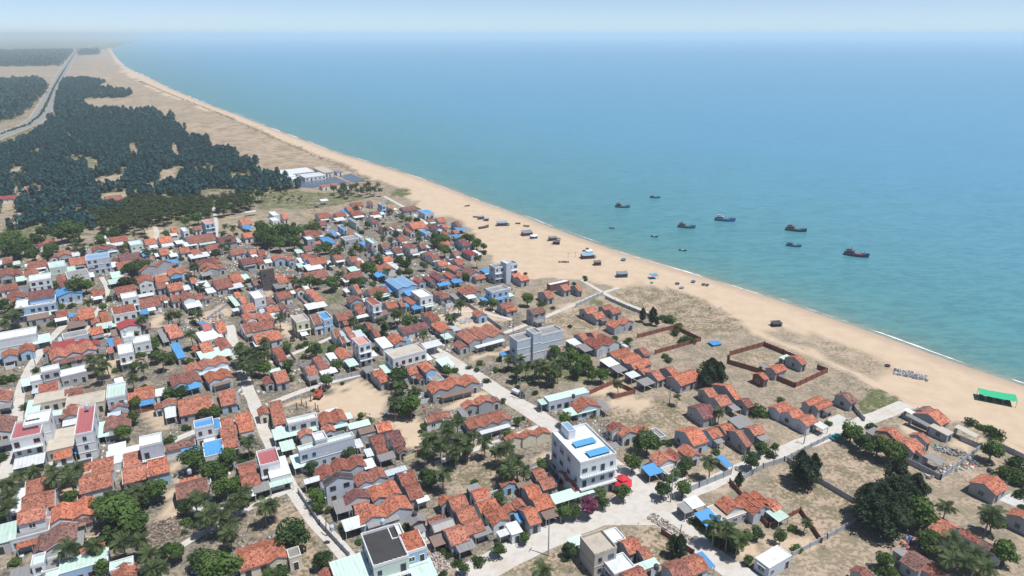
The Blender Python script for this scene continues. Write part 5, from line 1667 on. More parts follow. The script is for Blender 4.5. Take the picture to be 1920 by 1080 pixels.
def mat_sea():
    s = NT('sea_water')
    tc = s.n('ShaderNodeTexCoord'); v = tc.outputs['Object']
    at = s.n('ShaderNodeAttribute', attribute_name='offshore')
    sp = s.n('ShaderNodeSeparateColor'); s.put(sp.inputs[0], at.outputs['Color'])
    d = sp.outputs[0]
    n = s.noise(s.vmul(v, (.0035, .0075, 1)), 1.0, 5, .6)
    dd = s.math('ADD', d, s.math('MULTIPLY', s.math('SUBTRACT', n, .5), s.math('MULTIPLY', d, 1.0)))
    rp = s.n('ShaderNodeValToRGB'); s.put(rp.inputs[0], s.math('DIVIDE', dd, 1000.0))
    e = rp.color_ramp.elements
    e[0].position = 0.0; e[0].color = (.30, .30, .235, 1); e[1].position = 1.0; e[1].color = (.098, .298, .445, 1)  # turquoise to blue offshore; far water also lightened in place of haze
    for p, c in ((.004, (.15, .245, .215)), (.012, (.10, .245, .245)), (.05, (.080, .245, .272)), (.16, (.086, .264, .330)), (.40, (.088, .285, .415))):
        k = e.new(p); k.color = (*c, 1)
    w1 = s.noise(s.vmul(v, (.13, .40, 1)), 1.0, 5, .68); w2 = s.noise(s.vmul(v, (.9, 1.6, 1)), 1.0, 3, .6)
    w3 = s.noise(s.vmul(v, (.02, .06, 1)), 1.0, 4, .65)
    col = s.mix(s.math('MULTIPLY', s.ramp(w1, .40, .62), .60), rp.outputs[0], s.mix(1.0, rp.outputs[0], (.55, .62, .70), 'MULTIPLY'))  # shading of the ripples put into the colour, on top of the bump
    col = s.mix(s.math('MULTIPLY', s.ramp(w3, .45, .7), .16), col, s.mix(1.0, rp.outputs[0], (1.3, 1.3, 1.25), 'MULTIPLY'))
    h = s.math('ADD', s.math('MULTIPLY', w1, 1.0), s.math('MULTIPLY', w2, .3))
    return s.surf(col, .28, h, .5, .5, .35)
M_SEA = mat_sea()

def ground_z(x, y):
    d, m1, m2 = masks(x, y)
    near = np.hypot(x, y)
    z = -.02 - np.clip((26 + near * .004 - d) / (20 + near * .01), 0, 1) * 6.0
    return z, {'mask': m1, 'mask2': m2}
gx = axis(-420, 330, 2.5, 60000, 1.13); gy = axis(95, 640, 2.5, 60000, 1.06)
gy = gy[gy > -400]
g = link('ground', grid_mesh('ground', gx, gy, ground_z, [M_GROUND], None)); tag(g, 'sandy coastal ground with scrub and dirt yards', kind='structure')

# beach: a strip that follows the shore line
def strip(offs_fun, zf, name, mats, attrs):
    pts = SHS[(SHS[:, 1] < 20000)]
    t = np.gradient(pts, axis=0); t /= np.linalg.norm(t, axis=1, keepdims=True)
    nrm = np.stack([-t[:, 1], t[:, 0]], 1)              # to the land side
    nrm = smooth(nrm, 12)
    offs = np.array([offs_fun(np.linalg.norm(p)) for p in pts])
    V = pts[:, None, :] + nrm[:, None, :] * offs[:, :, None]
    n, k = offs.shape
    x, y = V[..., 0].ravel(), V[..., 1].ravel()
    i = np.arange(n * k).reshape(n, k)
    q = np.stack([i[:-1, :-1], i[1:, :-1], i[1:, 1:], i[:-1, 1:]], -1).reshape(-1, 4)
    z = zf(offs).ravel()
    me = np_mesh(name, np.stack([x, y, z], 1), q[:, ::-1], mats, True)
    for kk, vv in attrs(x, y).items(): set_attr(me, kk, vv)
    return me
def beach_offs(r):
    w = 42 + r * .022
    return np.concatenate([[-40, -15, -6, -3, -1.5, 0, 1.5, 3, 5, 7.5, 10.5, 14, 18, 23], np.linspace(29, w, 6)])
def beach_z(o):
    return np.where(o < 0, SEA_Z + o * .12, np.minimum(.03, SEA_Z + o * .085))
b = link('beach', strip(beach_offs, beach_z, 'beach', [M_GROUND], lambda x, y: dict(zip(('mask', 'mask2'), masks(x, y)[1:]))))
tag(b, 'pale golden sand beach sloping to the water', kind='structure')

def sea_z(x, y):
    d = -shore_dist(x, y)
    o = np.stack([np.clip(d, 0, 1e6), 0 * d, 0 * d, 0 * d + 1], -1)
    return np.full(x.shape, SEA_Z), {'offshore': o}
sx = axis(-340, 420, 4.0, 90000, 1.10); sy = axis(60, 560, 4.0, 90000, 1.05); sy = sy[sy > -500]
s_ = link('sea', grid_mesh('sea', sx, sy, sea_z, [M_SEA], None)); tag(s_, 'calm turquoise sea deepening to blue', kind='structure')

# broken white line of small breakers: thin ragged patches lying on the water's edge
M_FOAM = mat_plain('sea_foam', (.80, .82, .82), .6, .3, 0, .15)
def surf():
    m = MB(); rg = np.random.default_rng(5)
    pts = SHS[(SHS[:, 1] < 3500)]
    cum = np.concatenate([[0], np.cumsum(np.linalg.norm(np.diff(pts, axis=0), axis=1))])
    def at(sv): return np.array([np.interp(sv, cum, pts[:, 0]), np.interp(sv, cum, pts[:, 1])])
    sv = 2850.0
    while sv < cum[-1] - 20:
        c = at(sv); r = np.linalg.norm(c)
        L = rg.uniform(4, 34) * (1 + r / 900); n = max(3, int(L / 2.0))
        base = rg.uniform(-3.4, .9); wid = rg.uniform(.25, 1.05) ** 1.3 * (1 + r / 900)
        prev = None
        for k in range(n + 1):
            p = at(sv + L * k / n); q = at(sv + L * k / n + 1.0); t = (q - p) / (np.linalg.norm(q - p) + 1e-9); nn = np.array([-t[1], t[0]])
            w = wid * math.sin(math.pi * k / n) ** .6 * rg.uniform(.55, 1.2)
            a = p + nn * (base + rg.uniform(-.2, .2) - w * .5); b_ = p + nn * (base + w * .5 + rg.uniform(-.15, .15))
            za = SEA_Z + max(0, (base + w) * .085) + .03
            cur = ((a[0], a[1], za), (b_[0], b_[1], za + .05 * w))
            if prev: m.face([prev[0], cur[0], cur[1], prev[1]])
            prev = cur
        sv += L * .9 + rg.uniform(0, 18) * (1 + r / 900)
    return m
tag(surf().build('surf_water', M_FOAM), 'thin broken line of white foam at the water edge', kind='structure')

# ------------------------------------------------------------------ roads, yards, highway
def mat_concrete(name, c, dk):
    s = NT(name); tc = s.n('ShaderNodeTexCoord'); v = tc.outputs['Object']
    a = s.noise(v, .5, 6, .65); b = s.noise(v, 3.0, 4); e = s.noise(v, .12, 4)
    col = s.mix(s.math('MULTIPLY', s.ramp(a, .42, .72), .55), c, dk)
    col = s.mix(s.math('MULTIPLY', s.ramp(e, .5, .7), .45), col, (.43, .36, .27))
    col = s.mix(s.math('MULTIPLY', s.ramp(b, .55, .8), .3), col, dk)
    return s.surf(col, .9, b, .02, .4, .2)
M_ROAD = mat_concrete('concrete_road', (.52, .50, .47), (.36, .34, .31))
M_YARD = mat_concrete('concrete_yard', (.50, .50, .49), (.34, .33, .31))
M_ASPH = mat_concrete('old_asphalt', (.225, .235, .25), (.17, .18, .19))
def ribbon(name, px, w, mat, z, label):
    pts = smooth(resample(np.array([P(u, v) for u, v in px]), lambda a: 4.0), 4)
    t = np.gradient(pts, axis=0); t /= np.linalg.norm(t, axis=1, keepdims=True); nn = np.stack([-t[:, 1], t[:, 0]], 1)
    m = MB(); rg = np.random.default_rng(int(abs(px[0][0]) * 7 + px[0][1]))
    ja = 1 + rg.uniform(-.10, .10, len(pts)); jb = 1 + rg.uniform(-.10, .10, len(pts))
    for i in range(len(pts) - 1):
        a, b2 = pts[i], pts[i + 1]
        m.face([(*(a - nn[i] * w / 2 * ja[i]), z), (*(b2 - nn[i + 1] * w / 2 * ja[i + 1]), z), (*(b2 + nn[i + 1] * w / 2 * jb[i + 1]), z), (*(a + nn[i] * w / 2 * jb[i]), z)])
    return tag(m.build(name, mat), label, kind='structure')
for i, (w, px) in enumerate(ROADS):
    ribbon('road' if w > 4 else 'path', px, w, M_ROAD, .035 + i * .005, 'pale worn concrete road' if w > 4 else 'narrow pale concrete lane')
for i, (c, px) in enumerate(YARDS):
    m = MB(); m.face([(*p, .016 + .003 * i) for p in gp(px)][::-1])
    o = m.build('pavement', M_YARD); tag(o, 'bare concrete yard slab', kind='structure')
    if o.data.polygons[0].normal.z < 0: o.data.flip_normals()
# wide junction apron
m = MB(); ap = gp([(1165, 905), (1195, 890), (1215, 905), (1300, 905), (1330, 915), (1290, 945), (1340, 1010), (1300, 1030), (1230, 985), (1120, 985), (1040, 1010), (1030, 985), (1110, 945), (1170, 930)])
m.face([(*p, .026) for p in ap][::-1]); o = m.build('road', M_ROAD); tag(o, 'broad concrete apron of the road junction', kind='structure')
if o.data.polygons[0].normal.z < 0: o.data.flip_normals()
m = MB()
HL, HR = gp(HWY_L), gp(HWY_R)
for i in range(len(HL) - 1):
    for f0, f1 in ((0, .43), (.57, 1)):
        q = lambda a, b2, f: (a[0] + (b2[0] - a[0]) * f, a[1] + (b2[1] - a[1]) * f, .25)
        m.face([q(HL[i], HR[i], f0), q(HL[i], HR[i], f1), q(HL[i + 1], HR[i + 1], f1), q(HL[i + 1], HR[i + 1], f0)])
tag(m.build('road', M_ASPH), 'straight grey dual carriageway through the pine woods', kind='structure')
m = MB()
for i in range(len(HL) - 1):
    q = lambda a, b2, f, z: (a[0] + (b2[0] - a[0]) * f, a[1] + (b2[1] - a[1]) * f, z)
    m.face([q(HL[i], HR[i], -.10, .1), q(HL[i], HR[i], 1.10, .1), q(HL[i + 1], HR[i + 1], 1.10, .1), q(HL[i + 1], HR[i + 1], -.10, .1)])
tag(m.build('road_verge_ground', mat_concrete('dry_verge', (.40, .33, .24), (.25, .22, .15))), 'pale sandy verges of the highway', kind='structure')
HEDGE = []
rg = np.random.default_rng(9)
V = []
for i in range(len(HL) - 1):
    a = np.array(HL[i]) * .5 + np.array(HR[i]) * .5; b2 = np.array(HL[i + 1]) * .5 + np.array(HR[i + 1]) * .5
    L = np.linalg.norm(b2 - a); n = int(min(900, L * .8))
    p = a + (b2 - a) * rg.uniform(0, 1, (n, 1)) + rg.normal(0, .9, (n, 2))
    c = np.column_stack([p, rg.uniform(.4, 1.8, n)])
    V.append(leaf_quads(c, rg.normal(size=(n, 3)) + np.array([0, 0, 1]), rg.uniform(.7, 1.6, n), .7, rg))
tag(link('hedge_foliage', quads_mesh('hedge_foliage', np.vstack(V), M_LEAF2)), 'dark clipped hedge along the highway median', kind='stuff')

# ------------------------------------------------------------------ casuarina woods (one mass) and low ground cover
def wood(name, label, pts, hgt, faces, seed, mat, slim=.36, asp=.55):
    rg = np.random.default_rng(seed); N = len(pts); out = []
    tpl = []
    for k in range(5):
        z = rg.uniform(.12, 1, faces); w = rg.uniform(0, 2 * np.pi, faces)
        r = slim * np.sin(np.pi * np.clip(z * .9 + .06, 0, 1)) ** .6 * rg.uniform(.5, 1.05, faces) * (1 + .3 * np.sin(3 * w + 8 * z))
        c = np.stack([r * np.cos(w), r * np.sin(w), z], 1)
        tpl.append(leaf_quads(c, np.stack([np.cos(w), np.sin(w), rg.normal(.5, .6, faces)], 1), rg.uniform(.07, .15, faces), asp, rg))
    kk = rg.integers(0, 5, N); hh = hgt * rg.uniform(.45, 1.3, N)
    an = rg.uniform(0, 2 * np.pi, N)
    for k in range(5):
        m = kk == k
        if not m.any(): continue
        t = tpl[k]; ca, sa = np.cos(an[m])[:, None], np.sin(an[m])[:, None]; h = hh[m][:, None]
        x = (t[None, :, 0] * ca - t[None, :, 1] * sa) * h + pts[m][:, 0:1]; y = (t[None, :, 0] * sa + t[None, :, 1] * ca) * h + pts[m][:, 1:2]
        out.append(np.stack([x, y, t[None, :, 2] * h], -1).reshape(-1, 3))
    return tag(link(name, quads_mesh(name, np.vstack(out), mat)), label, kind='stuff')
def scatter(poly, n, rg, thin=None, holes=(), jit=14):
    pl = np.array(poly); lo, hi = pl.min(0), pl.max(0)
    p = rg.uniform(lo, hi, (n, 2)); m = inside(poly, p[:, 0] + (vnoise(p[:, 0], p[:, 1], 15, 3) - .5) * jit, p[:, 1] + (vnoise(p[:, 0], p[:, 1], 15, 4) - .5) * jit)
    for h in holes: m &= ~inside(h, p[:, 0], p[:, 1])
    if thin is not None: m &= thin(p[:, 0], p[:, 1])
    return p[m]
rg = np.random.default_rng(11)
area = lambda pl: abs(sum(a[0] * b2[1] - b2[0] * a[1] for a, b2 in zip(pl, pl[1:] + pl[:1]))) / 2
def bbox_n(pl, dens):
    q = np.array(pl); w = q.max(0) - q.min(0); return int(w[0] * w[1] * dens)
hole = CLEAR
thin = lambda x, y: (vnoise(x, y, 34, 7) * .6 + vnoise(x, y, 12, 8) * .4 > np.where(y < 720, .385, np.where(y < 950, .32, .22)))
hw = gp([(-60, 250), (28, 234), (55, 217), (70, 196), (90, 166), (111, 132), (139, 96), (147, 96), (131, 131), (117, 158), (110, 184), (104, 212), (90, 238), (60, 256), (-20, 292)])
main = scatter(FOREST[3], bbox_n(FOREST[3], .062), rg, thin, hole + [hw], 34)
nearm = main[:, 1] < 1000
wood('casuarina_woods', 'dense dark casuarina wood beside the dunes, thinning towards the village', main[nearm], 7.6, 100, 21, M_WOODS, .30, .42)
fm = main[~nearm]; fm = fm[rg.random(len(fm)) < .5]
wood('casuarina_woods', 'far dark casuarina wood along the highway', fm, 11.0, 60, 22, M_WOODS, .34, .6)
p0 = scatter(FOREST[0], bbox_n(FOREST[0], .006), rg, None, [hw]); wood('casuarina_woods', 'dark wood on the inland side of the highway', p0, 13.0, 40, 23, M_WOODS, .45, .8)
p1 = np.vstack([scatter(FOREST[1], 16000, rg, None, [hw]), scatter(FOREST[2], 1500, rg)])
wood('casuarina_woods', 'faint blue wood beyond the dry field near the horizon', p1, 18.0, 22, 24, M_WOODS, .9, 1.0)
# low growth: dune grass, bushes, weeds of the plots
tuf = []; hts = []
for ch, v, px in ZONES:
    pl = gp(px)
    if ch in ('scrub', 'grass'):
        q = scatter(pl, int(area(pl) * (.16 if ch == 'scrub' else .30) * v * 1.6), rg, lambda x, y: vnoise(x, y, 7, 9) > .5)
        tuf.append(q); hts.append(np.where(rg.random(len(q)) < .08, 1.0, .42))
q = scatter(DUNE, 7000, rg, lambda x, y: vnoise(x, y, 30, 12) > .62); tuf.append(q); hts.append(np.full(len(q), .8))
wood('weeds_grass', 'low dry weeds and tufts on the sandy plots and dunes', np.vstack(tuf), np.concatenate(hts), 16, 31, mat_leaf('dry_weeds', (.055, .058, .028), (.14, .135, .065), (.19, .16, .09)), .8, .8)
ln = resample(np.array(gp([(262, 152), (310, 173), (420, 217), (533, 267), (600, 297), (640, 312), (690, 338)])), lambda a: 5.0)
q = np.vstack([ln + rg.normal(0, 2.2, ln.shape) for _ in range(5)])
wood('dune_grass', 'dark line of creeping grass along the back of the beach', q, 1.1, 14, 32, mat_leaf('dune_creeper', (.05, .06, .03), (.11, .12, .05)), 1.3, .8)
read_places(PLACES, False)
# ------------------------------------------------------------------ coconut grove behind the village: palms nobody could tell apart share a label
TILE[:] = [0, 0, 1.0, 30.0]
def grove(poly, n, seed, group, label, zs=(.8, 1.05)):
    rg = np.random.default_rng(seed); pl = gp(poly); got = []
    for p in scatter(pl, n * 14, rg):
        if all((p[0] - a[0]) ** 2 + (p[1] - a[1]) ** 2 > 11 for a in got):
            got.append(p)
        if len(got) >= n: break
    out = []; outt = []
    def co(me):
        c = np.empty(len(me.vertices) * 3, np.float32); me.vertices.foreach_get('co', c); return c.reshape(-1, 3)
    for i, p in enumerate(got):
        v = co(PALM[i % len(PALM)][1]); w = rg.uniform(0, 6.28); sc = rg.uniform(*zs); c_, s_2 = math.cos(w), math.sin(w)
        q = np.stack([v[:, 0] * c_ - v[:, 1] * s_2, v[:, 0] * s_2 + v[:, 1] * c_, v[:, 2]], 1) * sc + np.array([p[0], p[1], 0]); out.append(q)
        for k in range(3):
            a = k * math.pi / 3; d = np.array([math.cos(a), math.sin(a), 0]) * .15 * sc; t = np.array([p[0], p[1], 0]); u = np.array([0, 0, 6.4 * sc]); outt += [t - d, t + d, t + d * .7 + u, t - d * .7 + u]
    root = empty(group, (0, 0, 0)); link('crown', quads_mesh('crown', np.vstack(out), M_PALM), root); link('trunk', quads_mesh('trunk', np.array(outt), M_PALMBARK), root)
    tag(root, label, 'palm grove', None, 'stuff')
grove([(180, 412), (262, 385), (350, 386), (480, 378), (520, 372), (470, 395), (400, 410), (285, 430), (278, 447), (180, 437)], 230, 3, 'coconut_grove', 'dense coconut grove between the casuarina wood and the village', (1.0, 1.25))
grove([(615, 358), (712, 357), (712, 372), (640, 376)], 26, 4, 'coconut_grove', 'crowded row of coconut palms beyond the upper end of the village')
grove([(480, 368), (560, 365), (580, 385), (500, 388)], 14, 5, 'coconut_grove', 'young coconut palms scattered in the green field beyond the village', (.4, .6))

# ------------------------------------------------------------------ yard trees and shrubs in the gaps between the houses
def plant_at(kind, x, y, r, k):
    u, v = pix(x, y, 1.0); rz = (k * 1.7) % 6.28
    if kind == 'U':
        o = tree('shrub', BUSH, k, x, y, (r / 2.3, r / 2.3, r / 2.3 * .85), rz, 'stem'); d, c, g = ('small' if r < 1.4 else 'broad') + ' low green shrub', 'shrub', 'low shrubs of the village'
    elif kind == 'B':
        o = tree('broadleaf_tree', BROAD, k, x, y, r / 2.35, rz); d, c, g = ('small' if r < 2 else 'mid-sized') + ' rounded tree', 'tree', 'broadleaf trees of the village'
    else:
        o = tree('coconut_palm', PALM, k, x, y, r, rz); d, c, g = 'mid-height coconut palm', 'palm', 'coconut palms among the houses'
    reg(o, u, v, d, c, g)
_rg = np.random.default_rng(77)
_clear = [gp(p) for c, v, p in ZONES if c == 'sand' and v >= .9]
_roads = [(w, [np.array(P(*q)) for q in px]) for w, px in ROADS]
_RC = None
def dseg(p, a, b):
    d = b - a; t = max(0, min(1, ((p - a) @ d) / (d @ d + 1e-9))); return np.linalg.norm(p - a - d * t)
def free(x, y, gap, skip=None, sand=True):
    for r in RECTS:
        if r is skip or abs(x - r[0]) + abs(y - r[1]) > 60: continue
        w, z, a, b, t = r; c_, s_2 = math.cos(R(t)), math.sin(R(t))
        if abs((x - w) * c_ + (y - z) * s_2) < a / 2 + gap and abs(-(x - w) * s_2 + (y - z) * c_) < b / 2 + gap: return False
    if sand and any(inside(c, np.array([x]), np.array([y]))[0] for c in _clear): return False
    p = np.array([x, y])
    return not any(dseg(p, a, b) < w / 2 + gap + .3 for w, px in _roads for a, b in zip(px, px[1:]))
# lean-tos, back rooms and walled yards that fill the narrow gaps; each belongs to its house
_annex = 0
for (root, wx, wy, a, b, th, dist, k, codes, no) in list(HOUSES):
    rnd = random.Random(no * 17 + 5)
    if dist > 560 or k == 'S' or not inside(VILLAGE, np.array([wx]), np.array([wy]))[0]: continue
    own = next((r for r in RECTS if r[0] == wx and r[1] == wy), None)
    sides = ['f', 'k', 'l', 'r']; rnd.shuffle(sides); made = 0
    for sd in sides:
        if made >= (2 if dist > 260 else 1) or rnd.random() < .12: continue
        for tries in range(3):
            ln = (a if sd in 'fk' else b) * rnd.uniform(.45, .98); dp = rnd.uniform(2.2, 4.6) * (1, .75, .55)[tries]
            sh = rnd.uniform(-.5, .5) * ((a if sd in 'fk' else b) - ln)
            cx, cy, w_, d_ = {'f': (sh, -b / 2 - dp / 2 - .05, ln, dp), 'k': (sh, b / 2 + dp / 2 + .05, ln, dp), 'l': (-a / 2 - dp / 2 - .05, sh, dp, ln), 'r': (a / 2 + dp / 2 + .05, sh, dp, ln)}[sd]
            c_, s_2 = math.cos(R(th)), math.sin(R(th))
            W = lambda lx, ly: (wx + lx * c_ - ly * s_2, wy + lx * s_2 + ly * c_)
            ok = all(free(*W(cx + fx * w_ * .5, cy + fy * d_ * .5), .15, own) for fx in (-1, 0, 1) for fy in (-1, 0, 1))
            if ok: break
        else: continue
        made += 1; _annex += 1
        q = rnd.random()
        if q < .50: sheet_block(root, cx, cy, w_, d_, rnd.uniform(2.3, 2.8), rnd.choice('ssWWWgubl'), rnd, dist, rnd.choice('gsw') if sd != 'f' and rnd.random() < .6 else None, 'porch_roof', .1)
        elif q < .78: gable_block(root, cx, cy, w_, d_, 2.6, 'a' if w_ > d_ else 'b', 1, rnd.choice('oodw'), rnd.choice('ggws'), rnd, max(dist, 300))
        else:
            m = MB(); x0, x1, y0, y1 = cx - w_ / 2, cx + w_ / 2, cy - d_ / 2, cy + d_ / 2; t = .14; h = rnd.uniform(1.3, 1.9)
            if sd != 'k': m.box(x0, x1, y0, y0 + t, 0, h)
            if sd != 'f': m.box(x0, x1, y1 - t, y1, 0, h)
            if sd != 'r': m.box(x0, x0 + t, y0 + t, y1 - t, 0, h)
            if sd != 'l': m.box(x1 - t, x1, y0 + t, y1 - t, 0, h)
            m.build('yard_wall', M_WALL, root, WALLC[rnd.choice('ggsw')])
        RECTS.append((*W(cx, cy), w_, d_, th))
print('annexes', _annex)
_n = {'U': 0, 'B': 0, 'P': 0}; _done = []
for _p in scatter(VILLAGE, 6000, _rg, lambda x, y: vnoise(x, y, 22, 40) > .36):
    x, y = float(_p[0]), float(_p[1])
    if not free(x, y, .9): continue
    if any((x - a) ** 2 + (y - b) ** 2 < 16 for a, b in _done): continue
    k = int(_rg.integers(0, 60)); q = _rg.random()
    kind = 'U' if q < .5 else 'B' if q < .80 else 'P'
    if _n[kind] >= {'U': 100, 'B': 95, 'P': 40}[kind]: continue
    _n[kind] += 1; _done.append((x, y))
    plant_at(kind, x, y, float(_rg.uniform(.9, 1.9)) if kind == 'U' else float(_rg.uniform(1.7, 2.9)) if kind == 'B' else float(_rg.uniform(.8, 1.05)), k)
print('infill', _n)

# small litter of village yards: buckets, sacks, boards, cloth
M_LIT = NT('yard_litter'); _g = M_LIT.n('ShaderNodeNewGeometry'); _r = M_LIT.n('ShaderNodeValToRGB'); M_LIT.put(_r.inputs[0], _g.outputs['Random Per Island'])
_r.color_ramp.interpolation = 'CONSTANT'; _e = _r.color_ramp.elements; _e[0].color = (.55, .56, .57, 1); _e[1].position = .93; _e[1].color = (.35, .08, .07, 1)
for _q, _c in ((.22, (.24, .23, .22)), (.45, (.13, .11, .095)), (.64, (.33, .27, .20)), (.80, (.10, .20, .34)), (.88, (.62, .60, .55))):
    _x = _e.new(_q); _x.color = (*_c, 1)
M_LIT.surf(_r.outputs[0], .8)
_p = scatter([q for q in VILLAGE if pix(*q)[0] > -100] + gp([(0, 1160)]), 42000, _rg, lambda x, y: vnoise(x, y, 9, 51) > .58)
for _c in _clear: _p = _p[~inside(_c, _p[:, 0], _p[:, 1])]
for _w, _px in _roads:
    for _a0, _b0 in zip(_px, _px[1:]):
        _d = _b0 - _a0; _t = np.clip(((_p - _a0) @ _d) / (_d @ _d), 0, 1); _p = _p[np.linalg.norm(_p - _a0 - _t[:, None] * _d, axis=1) > _w / 2 + .3]
_p = np.vstack([_p, scatter(gp([(1740, 887), (1817, 853), (1827, 870), (1777, 917), (1750, 907)]), 900, _rg)])[:9000]
V = []; Q = []
_h = _rg.uniform(.12, .55, len(_p)); _s = _rg.uniform(.12, .55, (len(_p), 2)); _a = _rg.uniform(0, 3.14, len(_p))
_cx = np.array([(-1, -1, 0), (1, -1, 0), (1, 1, 0), (-1, 1, 0), (-1, -1, 1), (1, -1, 1), (1, 1, 1), (-1, 1, 1)], float)
_b = _cx[None] * np.concatenate([_s, _h[:, None]], 1)[:, None, :]
_ca, _sa = np.cos(_a)[:, None], np.sin(_a)[:, None]
_v = np.stack([_b[..., 0] * _ca - _b[..., 1] * _sa + _p[:, 0:1], _b[..., 0] * _sa + _b[..., 1] * _ca + _p[:, 1:2], _b[..., 2]], -1).reshape(-1, 3)
_f = np.array([(0, 1, 5, 4), (1, 2, 6, 5), (2, 3, 7, 6), (3, 0, 4, 7), (4, 5, 6, 7)])
_q = (np.arange(len(_p))[:, None, None] * 8 + _f[None]).reshape(-1, 4)
tag(link('yard_litter', np_mesh('yard_litter', _v, _q, [M_LIT.mat])), 'small litter of sacks, boards, buckets and cloth in the village yards', kind='stuff')

# ------------------------------------------------------------------ boundary walls
WC = {'g': 'grey cement', 'k': 'red brick', 'w': 'white', 'y': 'yellow'}
for i, (c, h, px, lab) in enumerate(WALLS):
    pts = [np.array(p) for p in gp(px)]
    o0 = pts[0]; root = empty('boundary_wall', (o0[0], o0[1], 0))
    m = MB(); pm = MB()
    for a, b in zip(pts, pts[1:]):
        a, b = a - o0, b - o0; d = b - a; L = np.linalg.norm(d); d /= L; n = np.array([-d[1], d[0]]) * .07
        m.hexa([(*(a - n), 0), (*(b - n), 0), (*(b + n), 0), (*(a + n), 0)], [(*(a - n), h), (*(b - n), h), (*(b + n), h), (*(a + n), h)])
        k = max(1, int(L / 3.0))
        for j in range(k + 1):
            p = a + d * L * j / k; w = .15
            pm.hexa([(p[0] - w, p[1] - w, 0), (p[0] + w, p[1] - w, 0), (p[0] + w, p[1] + w, 0), (p[0] - w, p[1] + w, 0)], [(p[0] - w, p[1] - w, h + .16), (p[0] + w, p[1] - w, h + .16), (p[0] + w, p[1] + w, h + .16), (p[0] - w, p[1] + w, h + .16)])
    m.build('wall_panel', M_WALL, root, WALLC[c]); pm.build('pier', M_WALL, root, tuple(x * .85 for x in WALLC[c]))
    reg(root, px[0][0], px[0][1], WC[c] + ' boundary wall', 'wall', 'boundary walls of the plots', lab)

# ------------------------------------------------------------------ utility poles, water tanks
for i, (f, t, lab) in enumerate(POLES):
    x, y = P(*f); D = math.sqrt(x * x + y * y + CAM_H ** 2); dep = math.atan2(CAM_H, math.hypot(x, y))
    h = max(5.0, min(12.5, (f[1] - t[1]) * D / FOC / math.cos(dep)))
    root = empty('utility_pole', (x, y, 0), R(30 + (i * 37) % 60))
    timber = lab and 'dark' in lab
    m = MB(); m.tube([(0, 0, -.2), (0.04, 0, h * .5), (.02 if not timber else .5, 0, h)], [.17, .14, .10], 8); m.build('pole', M_WOOD if timber else M_CEMENT, root)
    if not timber:
        m = MB(); m.box(-1.0, 1.0, -.05, .05, h - .6, h - .48); ca = m.build('crossarm', M_METAL, root)
        for q in (-.85, 0, .85):
            m = MB(); m.tube([(q, 0, h - .48), (q, 0, h - .25)], [.06, .04], 6); m.build('insulator', M_CEMENT, ca)
        m = MB(); m.tube([(0, -.1, h - 1.3), (0, -.9, h - .9), (0, -1.5, h - .85)], [.04, .035, .03], 5); m.box(-.11, .11, -1.85, -1.4, h - .93, h - .82); m.build('lamp_arm', M_METAL, root)
    reg(root, f[0], f[1], 'utility pole', 'pole', 'utility poles along the lanes', lab)
for i, (k, p, h, lab) in enumerate(TANKS):
    x, y = P(*p, h); root = empty('water_tank', (x, y, max(0, h + .06)), i)
    c = (.06, .06, .07) if k == 'k' else (.42, .50, .58)
    m = MB(); prof = [(.55, .45), (.62, .5), (.62, 1.45), (.45, 1.7), (.16, 1.8)]
    m.tube([(0, 0, z) for r, z in prof], [r for r, z in prof], 14); m.build('tank', M_PAINT, root, c)
    for q in range(4):
        w = q * math.pi / 2; m = MB(); m.box(.45 * math.cos(w) - .05, .45 * math.cos(w) + .05, .45 * math.sin(w) - .05, .45 * math.sin(w) + .05, 0, .48); m.build('leg', M_METAL, root)
    m = MB(); m.tube([(0, 0, 1.8), (0, 0, 1.88)], [.2, .16], 10); m.build('lid', M_PAINT, root, c)
    reg(root, p[0], p[1], ('black' if k == 'k' else 'silver') + ' water tank', 'water tank', 'water tanks', lab)

# ------------------------------------------------------------------ boats
def hull(L, W, Hh, sheer, rake):
    m = MB(); st = []
    for k in range(13):
        t = k / 12.0; x = -L / 2 + L * t
        w = W / 2 * (min(1, .74 + t * 1.1) if t < .5 else max(.015, (1 - ((t - .5) / .5) ** 2.3)))
        z = Hh * (.62 + .15 * (1 - t) ** 3 + sheer * max(0, t - .35) ** 1.8 * 1.6)
        dx = rake * max(0, t - .8) * 5 * .2
        st.append([(x + dx, -w, z), (x + dx * .5, -w * .88, z * .45), (x, -w * .55, -.45), (x, w * .55, -.45), (x + dx * .5, w * .88, z * .45), (x + dx, w, z)])
    for a, b in zip(st, st[1:]):
        i = len(m.v); m.v += a + b
        for q in range(5): m.f.append((i + q, i + 6 + q, i + 7 + q, i + q + 1)); m.m.append(0 if q in (1, 2, 3) else 1)
        da = [(p[0], p[1] * .97, p[2] - .35) for p in (a[0], a[5])]; db = [(p[0], p[1] * .97, p[2] - .35) for p in (b[0], b[5])]
        m.face([da[0], db[0], db[1], da[1]], 2)
    m.face(list(reversed(st[0])), 1)
    return m
